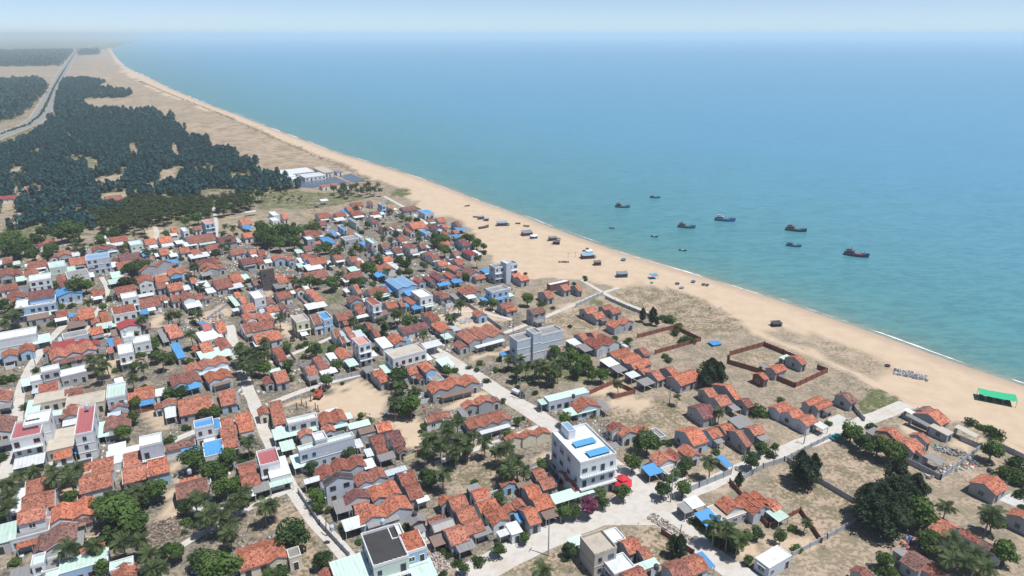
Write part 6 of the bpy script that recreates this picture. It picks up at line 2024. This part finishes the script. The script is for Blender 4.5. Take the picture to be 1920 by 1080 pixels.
def wheel_house(root, x0, x1, w, z, h, c, two):
    m = MB(); m.hexa([(x0, -w, z), (x1, -w, z), (x1, w, z), (x0, w, z)], [(x0 + .15, -w * .9, z + h), (x1 - .2, -w * .9, z + h), (x1 - .2, w * .9, z + h), (x0 + .15, w * .9, z + h)])
    m.box(x0 - .3, x1 + .25, -w - .15, w + .15, z + h + .003, z + h + .15, 1)
    cab = m.build('cabin', [M_PAINT, M_CLOTH], root, c)
    for s in (-1, 1):
        m = MB(); y = s * (w * .93 + .02)
        for q in range(3): m.box(x0 + .5 + q * (x1 - x0 - .8) / 3, x0 + .5 + (q + .7) * (x1 - x0 - .8) / 3, min(y, y + s * .05), max(y, y + s * .05), z + h * .5, z + h * .82)
        m.build('window', M_PANE, cab)
    if two:
        m = MB(); m.box(x0 + .5, x1 - 1.4, -w * .6, w * .6, z + h + .16, z + h + 1.1); m.build('bridge', M_PAINT, root, tuple(q * 1.5 for q in c))
    m = MB(); m.box(x1 - .17, x1 - .10, -w * .6, w * .6, z + h * .5, z + h * .85); m.build('windscreen', M_PANE, cab)
def fishing_boat(u, v, wpx, c, lab, nx=0, two=True, red=False, cab=(.16, .20, .25)):
    x, y = P(u, v, SEA_Z); D = math.sqrt(x * x + y * y + (CAM_H - SEA_Z) ** 2)
    L = max(8, min(17, wpx * D / FOC * 1.0))
    root = empty('fishing_boat', (x, y, SEA_Z), R(-14 - math.degrees(math.atan2(x, y)) * .5 + nx)); k = L / 14.0
    m = hull(L, 4.2 * k, 2.1 * k, .95, 1.2 * k); h = m.build('hull', [M_PAINT, M_PAINT, M_DARK], root, c)
    m = MB()
    for s in (-1, 1):
        m.tube([(-L / 2, s * 1.6 * k, 1.62 * k), (-L * .2, s * 2.13 * k, 1.34 * k), (L * .1, s * 2.1 * k, 1.38 * k), (L * .32, s * 1.35 * k, 1.95 * k), (L * .47, s * .25 * k, 2.75 * k)], [.09] * 5, 5)
    m.build('gunwale', M_PAINT, root, (.10, .24, .30) if not red else (.12, .10, .14))
    wheel_house(root, -L * .42, -L * .08, 1.45 * k, 1.0 * k, 2.0 * k, cab, two)
    m = MB(); m.tube([(L * .3, 0, 1.2 * k), (L * .32, 0, 4.6 * k)], [.10, .06], 6); m.tube([(L * .3, 0, 1.6 * k), (L * .14, 0, 3.4 * k)], [.06, .04], 5); m.build('mast', M_WOOD, root)
    m = MB(); m.tube([(-L * .22, 0, 3.0 * k), (-L * .22, 0, 6.4 * k)], [.06, .03], 5)
    for q in (.5, -.6): m.tube([(-L * .22, 0, 4.9 * k), (-L * .22 + q, 0, 5.5 * k)], [.03, .02], 4)
    m.build('aerial', M_DARK, root)
    m = MB(); m.box(-L * .04, L * .12, -1.0 * k, 1.0 * k, 1.0 * k, 1.75 * k); m.box(L * .14, L * .22, -.7 * k, .7 * k, 1.0 * k, 1.6 * k); m.build('hatch', M_PAINT, root, (.62, .08, .11) if red else (.12, .30, .30))
    m = MB(); m.tube([(L * .02, .3, 1.75 * k), (L * .02, .3, 2.5 * k)], [.14, .12], 6); m.build('winch', M_DARK, root)
    m = MB(); m.tube([(-L * .4, 0, 2.5 * k), (-L * .46, 0, 3.0 * k), (-L * .46, 0, 3.3 * k)], [.1, .1, .1], 6); m.build('exhaust', M_DARK, root)
    reg(root, u, v, 'fishing boat', 'boat', 'fishing boats at anchor', lab, None)
fishing_boat(1167, 389, 27, (.03, .15, .23), 'teal-grey fishing boat with brown cabin, moored between the upper beach and the blue boat', 2, True, False, (.14, .10, .10))
fishing_boat(1228, 371, 18, (.03, .11, .22), 'small dark fishing boat moored by itself beyond all the other boats', 4, False)
fishing_boat(1287, 427, 31, (.035, .13, .25), 'fishing boat with brown cabin and teal foredeck below the blue one', 2, True, False, (.16, .105, .095))
fishing_boat(1359, 414, 35, (.035, .11, .36), 'largest blue fishing boat with pale grey deck and cabin', 2, True, False, (.30, .34, .40))
fishing_boat(1492, 433, 34, (.022, .045, .13), 'dark navy fishing boat with brown cabin and tall foremast', -3, True, False, (.13, .09, .10))
fishing_boat(1488, 462, 24, (.025, .085, .28), 'small all-blue fishing boat just inshore of the navy one', -3, False, False, (.03, .09, .24))
fishing_boat(1605, 480, 38, (.022, .04, .12), 'dark navy fishing boat with bright red hatch and red trim', -4, True, True, (.11, .10, .12))
def small_boat(u, v, wpx, c, lab, rz, cargo, z=None, name='rowing_boat', grp='small boats moored near the beach'):
    zz = SEA_Z + .1 if z is None else z
    x, y = P(u, v, zz); D = math.sqrt(x * x + y * y + CAM_H ** 2); L = max(3.5, min(9, wpx * D / FOC * 1.05))
    root = empty(name, (x, y, zz + (.0 if z is None else .42)), R(rz)); k = L / 6.0
    hull(L, 1.7 * k, .95 * k, 1.1, .5 * k).build('hull', [M_PAINT, M_PAINT, M_WOOD], root, c)
    for q in (-.2, .12):
        m = MB(); m.box(L * q - .15, L * q + .15, -.72 * k, .72 * k, .42 * k, .5 * k); m.build('thwart', M_WOOD, root)
    if cargo:
        m = MB(); m.hexa([(-L * .12, -.5 * k, .3 * k), (L * .05, -.5 * k, .3 * k), (L * .05, .5 * k, .3 * k), (-L * .12, .5 * k, .3 * k)], [(-L * .10, -.3 * k, .95 * k), (L * .02, -.3 * k, .8 * k), (L * .02, .3 * k, .85 * k), (-L * .10, .3 * k, .9 * k)]); m.build('cargo_cover', M_CLOTH, root, cargo)
    reg(root, u, v, 'small boat', 'boat', grp, lab)
small_boat(1147, 428, 10, (.20, .10, .09), 'small brownish open boat with nothing in it, moored off the beach huts', -30, None)
small_boat(1227, 444, 13, (.03, .10, .13), 'small dark teal boat with white bundle, moored off the beach', -30, (.8, .8, .8))
small_boat(1280, 470, 14, (.13, .17, .22), 'small grey boat with white bundle, moored just outside the surf', -32, (.8, .8, .8))
small_boat(907, 428, 20, (.10, .07, .10), 'dark wooden boat drawn up on the sand below the trees', 30, None, 0, 'beached_boat', 'boats drawn up on the beach')
small_boat(876, 387, 9, (.16, .10, .10), 'small boat lying alone on the upper sand', 20, None, 0, 'beached_boat', 'boats drawn up on the beach')
small_boat(892, 408, 10, (.18, .08, .08), 'reddish boat hauled up beside the small grey huts', -20, None, 0, 'beached_boat', 'boats drawn up on the beach')
small_boat(987, 425, 12, (.35, .28, .24), 'narrow pale boat beside the waterline above the white-sheeted hut', -28, None, 0, 'beached_boat', 'boats drawn up on the beach')
small_boat(971, 420, 6, (.12, .08, .08), 'tiny dark boat on the sand beside the blue tarp hut', -10, None, 0, 'beached_boat', 'boats drawn up on the beach')

# ------------------------------------------------------------------ beach huts, tarps, coracles
def hut(u, v, a, b, h, th, c, wc, lab, mat=None, name='beach_hut', tilt=.12, open_=False, extra=None):
    a *= .88; b *= .88
    x, y = P(u, v); root = empty(name, (x, y, 0), R(th))
    m = MB(); n = 6; i0 = len(m.v)
    rg = np.random.default_rng(int(u * 3 + v))
    zs = lambda f, g: h + (g - .5) * b * tilt + rg.uniform(-.10, .10) - .18 * math.sin(math.pi * f)
    top = [[(-a / 2 + a * f / n, -b / 2 + b * g / 3, zs(f / n, g / 3)) for f in range(n + 1)] for g in range(4)]
    for g in range(3):
        for f in range(n):
            q = [top[g][f], top[g][f + 1], top[g + 1][f + 1], top[g + 1][f]]
            m.face(q); m.face([(p[0], p[1], p[2] - .06) for p in reversed(q)])
    m.build('roof', mat or M_CLOTH, root, c)
    for sx_ in (-1, 1):
        for sy_ in (-1, 1):
            mm = MB(); mm.tube([(sx_ * (a / 2 - .15), sy_ * (b / 2 - .15), 0), (sx_ * (a / 2 - .15), sy_ * (b / 2 - .15), h + sy_ * b * tilt / 2 - .12)], [.07, .06], 6); mm.build('post', M_WOOD, root)
    if not open_:
        mm = MB(); mm.box(-a / 2 + .3, a / 2 - .3, -b / 2 + .3, b / 2 - .3, 0, h - b * tilt / 2 - .35); mm.build('wall', M_CLOTH, root, wc)
    if extra: extra(root)
    reg(root, u, v, 'beach hut', 'hut', 'huts and shelters on the beach', lab)
def MBX(x):
    m = MB(); m.box(x, x + 1.3, -1.6, 1.6, .0, .75); return m
def lean(c):
    def f(root):
        m = MB(); m.hexa([(2.2, -1.6, 1.5), (5.2, -1.8, .9), (5.2, 1.5, 1.0), (2.2, 1.6, 1.7)], [(2.2, -1.6, 1.58), (5.2, -1.8, .98), (5.2, 1.5, 1.08), (2.2, 1.6, 1.78)]); m.build('awning', M_CLOTH, root, c)
    return f
hut(988, 441, 7.5, 5.5, 2.6, 18, (.20, .23, .24), (.10, .10, .11), 'grey-roofed hut with dark open sides in the middle of the upper beach', M_SLAB)
hut(1001, 447, 5, 3.4, 2.0, 20, (.75, .78, .80), (.10, .13, .25), 'low white sheet on blue sides beside the grey beach hut')
hut(1036, 451, 6, 3.5, 2.4, 10, (.20, .19, .19), (.08, .07, .08), 'ramshackle grey hut with collapsed side awning', M_SLAB, extra=lean((.16, .15, .15)))
hut(1043, 458, 5, 3.0, 2.2, -8, (.13, .12, .12), (.04, .04, .05), 'dark collapsed shelter joined to the ramshackle grey hut', M_SLAB)
hut(941, 423, 8, 4.5, 2.6, 8, (.22, .30, .40), (.06, .08, .14), 'blue-grey tarp hut with dark lean-to on the upper beach', extra=lean((.10, .08, .09)))
hut(1101, 484, 8, 5, 2.6, 12, (.20, .36, .50), (.10, .06, .06), 'pale blue tarp shelter with white top and jumble below', extra=lean((.12, .11, .12)))
hut(1104, 479, 4.5, 2.6, 3.1, 12, (.80, .82, .84), (.3, .3, .32), 'white sheet cover raised behind the pale blue shelter')
hut(1120, 497, 4.5, 3.4, 2.3, 10, (.16, .14, .14), (.07, .05, .05), 'small dark brown box hut with pale side', M_SLAB)
hut(1166, 519, 6.5, 4.2, 2.5, 6, (.20, .22, .26), (.06, .09, .17), 'navy-sided hut with striped grey roof alone on the sand', M_SLAB)
hut(902, 411, 5, 3, 2.2, 15, (.22, .24, .28), (.10, .10, .12), 'grey hut among beached boats at the upper beach', M_SLAB)
hut(912, 414, 4, 2.6, 1.9, -10, (.30, .31, .35), (.12, .12, .14), 'pale grey low hut beside the reddish boat', M_SLAB)
hut(1455, 611, 5, 3.5, 1.9, 10, (.06, .06, .07), (.03, .03, .03), 'black tarp hut on the edge of the dune scrub')
hut(1225, 522, 4.5, 4, 2.1, 10, (.10, .28, .50), (.1, .1, .1), 'blue tarpaulin canopy on poles near the green dune patch', open_=True)
hut(1867, 752, 12.6, 5.8, 2.6, -28, (.04, .42, .22), (.08, .07, .07), 'long bright green tarpaulin shelter on the open sand', tilt=.03, open_=True, extra=lambda r: [(lambda m: m.build('table', M_DARK, r))(MBX(-5 + q * 2.6)) for q in range(4)])
def coracle(u, v, c, lab, r=1.0):
    x, y = P(u, v); root = empty('coracle', (x, y, 0), u)
    m = MB(); n = 14; pr = [(.25, .02), (.75, .08), (1.0, .38), (1.0, .5), (.9, .5), (.66, .18), (.2, .1)]
    rings = []
    for a, z in pr:
        i = len(m.v); m.v += [(a * r * math.cos(2 * math.pi * k / n), a * r * math.sin(2 * math.pi * k / n), z * r * 1.2) for k in range(n)]; rings.append(i)
    for a, b in zip(rings, rings[1:]):
        for k in range(n): m.f.append((a + k, a + (k + 1) % n, b + (k + 1) % n, b + k)); m.m.append(0)
    m.f.append(tuple(rings[-1] + k for k in range(n))); m.m.append(0); m.f.append(tuple(rings[0] + k for k in reversed(range(n)))); m.m.append(0)
    m.build('basket_hull', M_PAINT, root, c)
    mm = MB(); mm.box(-r * .72, r * .72, -.12, .12, .34, .40); mm.build('thwart', M_WOOD, root)
    reg(root, u, v, 'coracle', 'coracle', 'round basket boats on the beach', lab)
coracle(1270, 533, (.10, .11, .14), 'dark round basket boat alone below the blue canopy', 1.2)
coracle(1278, 541, (.18, .30, .42), 'pale blue basket boat beside the dark one on the sand', 1.2)
coracle(1300, 529, (.05, .20, .45), 'bright blue basket boat nearer the surf', 1.2)
coracle(1319, 534, (.10, .09, .16), 'violet-grey basket boat, one of a touching pair', 1.0)
coracle(1326, 535, (.09, .10, .14), 'slate-grey basket boat, seaward one of a touching pair', 1.0)
coracle(1169, 488, (.10, .25, .38), 'blue basket boat lying by the surf above the white top shelter', 1.5)
coracle(1095, 471, (.08, .08, .1), 'dark basket boat behind the pale blue shelter', 1.0)
coracle(1101, 467, (.12, .1, .1), 'brown basket boat on the surf side of the dark one behind the pale blue shelter', 1.0)
coracle(1222, 531, (.05, .35, .28), 'small green basket boat in front of the blue canopy', .9)
coracle(1664, 687, (.05, .03, .025), 'dark brown basket boat alone on the sand before the junk pile', 1.0)

def round_pile(name, u, v, a, b, h, th, n, cols, lab, cat, seed):
    """a heap of separate bundles lying against each other: one mesh, it moves as one pile"""
    x, y = P(u, v); root = empty(name, (x, y, 0), R(th)); rg = np.random.default_rng(seed); byc = {}
    for k in range(n):
        px_, py_ = rg.uniform(-a / 2, a / 2), rg.uniform(-b / 2, b / 2); s = rg.uniform(.16, .5); hz = h * rg.uniform(.4, 1.0) * (1 - .5 * abs(px_) / a)
        q = byc.setdefault(int(rg.integers(0, len(cols))), MB()); w = rg.uniform(0, 3.1)
        ring = lambda f, z: [(px_ + f * s * math.cos(w + t * 1.047), py_ + f * s * .7 * math.sin(w + t * 1.047), z) for t in range(6)]
        q.hexa(ring(1, 0), ring(.7, hz))
    for k, q in byc.items(): tag(q.build('loose_rubble', M_CLOTH, root, cols[k]), kind='stuff')
    reg(root, u, v, name.replace('_', ' '), cat, None, lab)
round_pile('net_pile', 1707, 705, 11, 4, 1.6, -30, 200, [(.62, .63, .65), (.50, .51, .53), (.27, .28, .31), (.66, .66, .66), (.40, .42, .46)], 'long heap of grey nets and white floats on the sand', 'pile', 3)
round_pile('timber_pile', 1057, 492, 6, 2, 1.0, 5, 30, [(.14, .10, .08), (.22, .16, .12)], 'low heap of dark driftwood on the middle of the beach', 'pile', 4)
round_pile('palm_thatch_pile', 310, 995, 13, 9, .7, 30, 700, [(.24, .19, .15), (.17, .13, .11), (.31, .27, .23)], 'broad heap of dry brown palm thatch in a garden plot', 'pile', 5)
round_pile('rubble_heap', 885, 600, 13, 5, 1.0, 30, 320, [(.60, .60, .62), (.45, .44, .43)], 'long white heap of building rubble in the sand lot', 'pile', 6)
hut(1340, 646, 5.2, 4.2, .9, 20, (.06, .25, .55), (.05, .2, .45), 'low bright blue covered stack on the scrub inland of the beach', name='tarp_stack', tilt=.02)
round_pile('rubble_heap', 1255, 990, 13, 3, .6, -50, 260, [(.36, .31, .26), (.26, .23, .20), (.48, .46, .43)], 'low bank of earth and rubble curving along the junction', 'pile', 8)
round_pile('rubble_heap', 818, 1052, 9, 4, .5, -50, 240, [(.40, .30, .26), (.20, .19, .19), (.50, .45, .42)], 'pinkish heap of broken brick and sticks beside the black-roofed house', 'pile', 9)
round_pile('junk_pile', 1790, 850, 11, 4, .8, -38, 220, [(.55, .55, .54), (.20, .22, .25), (.38, .37, .35), (.30, .20, .18), (.18, .30, .26)], 'scattered junk and pale sacks inside the walled compound', 'pile', 10)
round_pile('tarp_heap', 1705, 1018, 5.5, 4.5, 1.4, 20, 26, [(.62, .20, .12), (.60, .22, .14), (.10, .22, .60)], 'orange and blue tarpaulins thrown over a heap near the bottom', 'tarpaulin', 11)
round_pile('sack_pile', 578, 940, 3, 2, .7, 20, 16, [(.45, .50, .45), (.6, .6, .6)], 'small pale pile of bags at the lane corner', 'pile', 12)

def thin_frame(u, v):
    x, y = P(u, v); root = empty('timber_gantry', (x, y, 0), R(15))
    for q in (-2.2, 2.2):
        m = MB(); m.tube([(q, 0, 0), (q, 0, 2.6)], [.08, .07], 5); m.build('post', M_WOOD, root)
    m = MB(); m.tube([(-2.8, 0, 2.4), (2.8, 0, 2.5)], [.07, .07], 5); m.build('beam', M_WOOD, root)
    reg(root, u, v, 'timber frame', 'frame', None, 'bare timber goal-like frame standing on the upper beach')
thin_frame(1072, 482)

# bright blue shade panels on the roof terrace of the big white block, each a thing resting on the roof
for q, lab in (('336,326 478,322', 'larger blue shade panel on the big white block, nearer the stair tower'), ('412,378 556,376', 'blue shade panel on the big white block, nearer the junction')):
    TILE[:] = [960, 720, 1 / 3.0, 24.0]
    a_, b_ = q.split(); (wx, wy), a, b = rect(tp(a_), tp(b_), 12.5, 24.0)
    root = empty('shade_panel', (wx, wy, 11.75), R(24)); m = MB()
    m.box(-a / 2, a / 2, -b / 2, b / 2, .62, .68); m.build('sheet', M_SHEET, root, (.10, .34, .62))
    for sx_ in (-1, 1):
        for sy_ in (-1, 1):
            m = MB(); m.box(sx_ * (a / 2 - .2) - .05, sx_ * (a / 2 - .2) + .05, sy_ * (b / 2 - .2) - .05, sy_ * (b / 2 - .2) + .05, 0, .619); m.build('post', M_METAL, root)
    u, v = pix(wx, wy, 12.5); reg(root, u, v, 'shade panel', 'roof panel', None, lab)
TILE[:] = [0, 0, 1.0, 30.0]
# solar array on the red-roofed house
(wx, wy), a, b = rect((45.5, 789), (71, 797), 9.8, 27.0)
root = empty('solar_array', (wx, wy, 9.0), R(27))
for q in range(4):
    m = MB(); w = a / 4; m.hexa([(-a / 2 + q * w + .03, -b / 2, .30), (-a / 2 + (q + 1) * w - .03, -b / 2, .30), (-a / 2 + (q + 1) * w - .03, b / 2, .75), (-a / 2 + q * w + .03, b / 2, .75)],
        [(-a / 2 + q * w + .03, -b / 2, .36), (-a / 2 + (q + 1) * w - .03, -b / 2, .36), (-a / 2 + (q + 1) * w - .03, b / 2, .81), (-a / 2 + q * w + .03, b / 2, .81)]); m.build('solar_panel', M_PAINT, root, (.015, .02, .05))
m = MB(); m.box(-a / 2, a / 2, b / 2 - .2, b / 2 - .1, 0, .7); m.box(-a / 2, a / 2, -b / 2 + .1, -b / 2 + .2, 0, .28); m.build('support_rail', M_METAL, root)
reg(root, *pix(wx, wy, 9.8), 'solar array', 'solar panels', None, 'dark four-panel solar array on the red sheet roof of the three-storey house')

# red two-tier garden pavilion by the junction
def pavilion(u, v):
    x, y = P(u, v); root = empty('garden_pavilion', (x, y, 0), R(20)); c = (.52, .035, .055)
    for q in range(6):
        w = q * math.pi / 3; m = MB(); m.tube([(2.2 * math.cos(w), 2.2 * math.sin(w), 0), (2.2 * math.cos(w), 2.2 * math.sin(w), 2.5)], [.09, .08], 8); m.build('post', M_METAL, root)
    def cone(r0, r1, z0, z1, name):
        m = MB(); n = 6
        A_ = [(r0 * math.cos(k * math.pi / 3), r0 * math.sin(k * math.pi / 3), z0) for k in range(n)]; B_ = [(r1 * math.cos(k * math.pi / 3), r1 * math.sin(k * math.pi / 3), z1) for k in range(n)]
        m.hexa(A_, B_); m.hexa([(p[0] * 1.01, p[1] * 1.01, z0 - .18) for p in A_], [(p[0] * 1.01, p[1] * 1.01, z0 - .003) for p in A_]); return m.build(name, M_CLOTH, root, c)
    cone(3.0, 1.2, 2.6, 3.7, 'lower_roof'); cone(1.7, .08, 3.95, 4.9, 'upper_roof')
    m = MB(); m.tube([(0, 0, 3.7), (0, 0, 4.0)], [1.0, 1.0], 6); m.build('lantern', M_DARK, root)
    m = MB(); m.tube([(0, 0, 0), (0, 0, .72), (0, 0, .76)], [.15, .12, .8], 12); m.build('table', M_WOOD, root)
    reg(root, u, v, 'pavilion', 'pavilion', None, 'red two-tier hexagonal garden pavilion beside the big white block', 'the red pavilion')
pavilion(1166, 918)

# ------------------------------------------------------------------ vehicles
def car(u, v, rz, c, lab, name='parked_car', truck=False, L=4.3):
    x, y = P(u, v); root = empty(name, (x, y, .04), R(rz)); W = 1.75
    prof = [(-.50, .35), (-.50, .78), (-.46, .92), (.10, .94) if not truck else (.12, .95), (.46, .80), (.50, .62), (.50, .35)]
    m = MB(); A_ = [(p[0] * L, -W / 2, p[1]) for p in prof]; B_ = [(p[0] * L, W / 2, p[1]) for p in prof]
    i = len(m.v); n = len(prof); m.v += A_ + B_
    m.f.append(tuple(i + k for k in range(n))); m.f.append(tuple(i + n + k for k in reversed(range(n)))); m.m += [0, 0]
    for k in range(n): m.f.append((i + (k + 1) % n, i + k, i + n + k, i + n + (k + 1) % n)); m.m.append(0)
    m.build('body', M_PAINT, root, c)
    x0, x1 = (-.44, .22) if not truck else (.10, .42)
    m = MB(); z = .93; t = 1.46 if not truck else 1.9
    m.hexa([(x0 * L, -W * .46, z), (x1 * L, -W * .46, z), (x1 * L, W * .46, z), (x0 * L, W * .46, z)], [((x0 + .07) * L, -W * .40, t - .06), ((x1 - .14) * L, -W * .40, t - .06), ((x1 - .14) * L, W * .40, t - .06), ((x0 + .07) * L, W * .40, t - .06)])
    m.build('windscreen', M_PANE, root)
    m = MB(); m.box((x0 + .06) * L, (x1 - .13) * L, -W * .41, W * .41, t - .055, t); m.build('roof', M_PAINT, root, c)
    if truck:
        m = MB(); m.box(-.5 * L, .08 * L, -W / 2, W / 2, .96, 1.7); m.build('load_bed', M_PAINT, root, (.55, .58, .62))
    for sx_ in (-.31, .32):
        for sy_ in (-1, 1):
            m = MB(); y0 = sy_ * W * .5; m.tube([(sx_ * L, y0 - sy_ * .2, .33), (sx_ * L, y0 + sy_ * .02, .33)], [.33, .33], 14); wh = m.build('wheel', M_RUBBER, root)
            m = MB(); m.tube([(sx_ * L, y0 + sy_ * .02, .33), (sx_ * L, y0 + sy_ * .04, .33)], [.19, .19], 10); m.build('rim', M_METAL, wh)
    for sy_ in (-1, 1):
        m = MB(); m.box(.495 * L, .505 * L, sy_ * W * .36 - .16, sy_ * W * .36 + .16, .62, .75); m.build('headlight', M_FOAM, root)
    reg(root, u, v, 'vehicle', 'car' if not truck else 'truck', 'vehicles parked in the lanes', lab)
car(1568, 822, 29, (.03, .36, .38), 'bright turquoise car parked on the beach road under a tree', 'parked_car')
car(549, 637, 110, (.02, .022, .026), 'black car parked on the sand track beside the yellow house', 'parked_car')
car(1168, 653, 120, (.55, .60, .68), 'white and blue pickup parked behind the long row of orange roofs', 'pickup_truck', True, 5.0)
car(972, 742, -45, (.03, .03, .035), 'dark grey truck at the edge of the wide road by the palm garden', 'pickup_truck', True, 5.5)
car(70, 231, 60, (.7, .7, .7), 'white car far away on the inland highway', 'moving_car')
def excavator(u, v):
    x, y = P(u, v); root = empty('excavator', (x, y, 0), R(80)); c = (.36, .09, .05)
    for s in (-1, 1):
        m = MB(); m.hexa([(-1.5, s * .95 - .22, .0), (1.5, s * .95 - .22, .0), (1.5, s * .95 + .22, .0), (-1.5, s * .95 + .22, .0)], [(-1.8, s * .95 - .22, .7), (1.8, s * .95 - .22, .7), (1.8, s * .95 + .22, .7), (-1.8, s * .95 + .22, .7)]); m.build('track', M_RUBBER, root)
    m = MB(); m.box(-1.6, 1.2, -1.1, 1.1, .8, 1.7); m.build('body', M_PAINT, root, c)
    m = MB(); m.box(-.2, 1.2, .1, 1.05, 1.7, 2.8); cb = m.build('cab', M_PAINT, root, c)
    m = MB(); m.box(1.203, 1.23, .2, .95, 1.9, 2.65); m.build('window', M_PANE, cb)
    m = MB(); m.tube([(1.0, -.4, 1.5), (2.6, -.4, 3.6), (4.2, -.4, 2.6)], [.26, .24, .16], 4); m.build('boom', M_PAINT, root, c)
    m = MB(); m.tube([(4.2, -.4, 2.7), (4.5, -.4, 1.0)], [.15, .13], 4); m.build('arm', M_PAINT, root, c)
    m = MB(); m.hexa([(4.2, -.85, .2), (4.9, -.85, .3), (4.9, .05, .3), (4.2, .05, .2)], [(4.0, -.85, .95), (4.7, -.85, 1.0), (4.7, .05, 1.0), (4.0, .05, .95)]); m.build('bucket', M_DARK, root)
    reg(root, u, v, 'excavator', 'excavator', None, 'rusty orange excavator on the sandy building lot', 'the excavator')
excavator(597, 746)
for i, (u, v) in enumerate([(557, 768), (566, 760), (575, 764), (583, 752), (592, 768), (597, 772)]):
    x, y = P(u, v); m = MB(); m.box(-.13, .13, -.13, .13, 0, 2.6); m.box(-.4, .4, -.4, .4, 0, .25)
    o = m.build('concrete_column', M_WOOD); o.location = (x, y, 0)
    tag(o, 'brown column stub of the unbuilt house beside the excavator', 'column', 'column stubs on the building lot')

# ------------------------------------------------------------------ shrimp farm beyond the village
TILE[:] = [480, 290, 1 / 6.0, 22.0]
def farm(tok1, tok2, h, rc, lab, th=36):
    TILE[3] = th
    (wx, wy), a, b = rect(tp(tok1), tp(tok2), h, th); u, v = pix(wx, wy, h)
    root = empty('farm_shed', (wx, wy, 0), R(th)); rnd = random.Random(int(u))
    sheet_block(root, 0, 0, max(4, a), max(4, b), h, rc, rnd, 900, 'w', 'roof', .03)
    reg(root, u, v, 'shed', 'shed', 'sheds of the shrimp farm', lab)
farm('215,186', '662,186', 3.5, 'W', 'longest white-roofed shed of the farm beside the dunes')
farm('480,228', '790,230', 3.5, 'W', 'second white-roofed farm shed beside the grey pond')
farm('312,232', '456,240', 3.2, 'W', 'short white farm shed next to the casuarinas')
farm('352,260', '494,266', 3.2, 'W', 'narrow white farm roof in front of the short shed')
farm('130,192', '212,212', 3.2, 'W', 'white farm roof half hidden behind casuarinas')
farm('640,150', '880,186', 3.2, 'n', 'beige roofed farm shed at the seaward end')
farm('780,205', '860,208', 3.0, 's', 'small dark grey farm hut beside the beige shed')
farm('865,180', '985,190', 3.2, 's', 'dark green-grey netted farm hut at the beach end of the farm')
farm('705,345', '830,352', 3.2, 'o', 'orange tiled farm house in front of the grey pond')
farm('825,330', '940,335', 3.2, 'o', 'orange tiled farm house beside the thatched hut')
farm('940,335', '1040,345', 3.4, 'k', 'grey thatched hut by the farm ponds')
M_POND = mat_plain('pond_water', (.10, .13, .17), .25, .5, 0, .4, .05)
for q in ('430,285 890,250 1050,320 940,330 820,330 700,360 640,375 500,365', '930,240 1070,215 1230,290 1200,305 1075,310'):
    m = MB(); m.face([(*p, .12) for p in gp([tp(t) for t in q.split()])]); o = m.build('pond_water', M_POND); tag(o, 'blue-grey lined shrimp pond', kind='structure')
    if o.data.polygons[0].normal.z < 0: o.data.flip_normals()
TILE[:] = [0, 0, 1.0, 30.0]
# far scattered roofs among the trees, edge of the wood
def small_far(u, v, a, b, rc, lab):
    x, y = P(u, v); root = empty('house', (x, y, 0), R(25)); rnd = random.Random(int(u * 5 + v))
    gable_block(root, 0, 0, a, b, 3.0, 'a', 1, rc, 'w', rnd, 700)
    reg(root, u, v, 'house', 'house', 'houses and sheds of the fishing village', lab)
small_far(17, 378, 11, 7, 'R', 'far house with red roof by the sandy clearing in the wood')
small_far(65, 358, 10, 6, 'w', 'pinkish roofed hut at the graveyard clearing in the wood')
small_far(355, 385, 6, 4, 'n', 'tiny pale roof standing among the grove palms')
small_far(150, 420, 7, 4, 'n', 'white hut at the foot of the dark grove')
small_far(40, 380, 8, 5, 'w', 'low brown roof at the edge of the dark grove')
finish_labels()
# ------------------------------------------------------------------ the hazy sea air
m = MB(); m.box(-26000, 26000, -300, 30000, -9, 158)
s = NT('sea_haze'); vol = s.n('ShaderNodeVolumePrincipled')
vol.inputs['Color'].default_value = (.74, .89, 1.0, 1); vol.inputs['Density'].default_value = .000125; vol.inputs['Anisotropy'].default_value = 0.0
s.t.links.new(vol.outputs[0], s.out.inputs['Volume'])
hz = m.build('haze', s.mat); tag(hz, 'pale blue sea haze', kind='stuff')
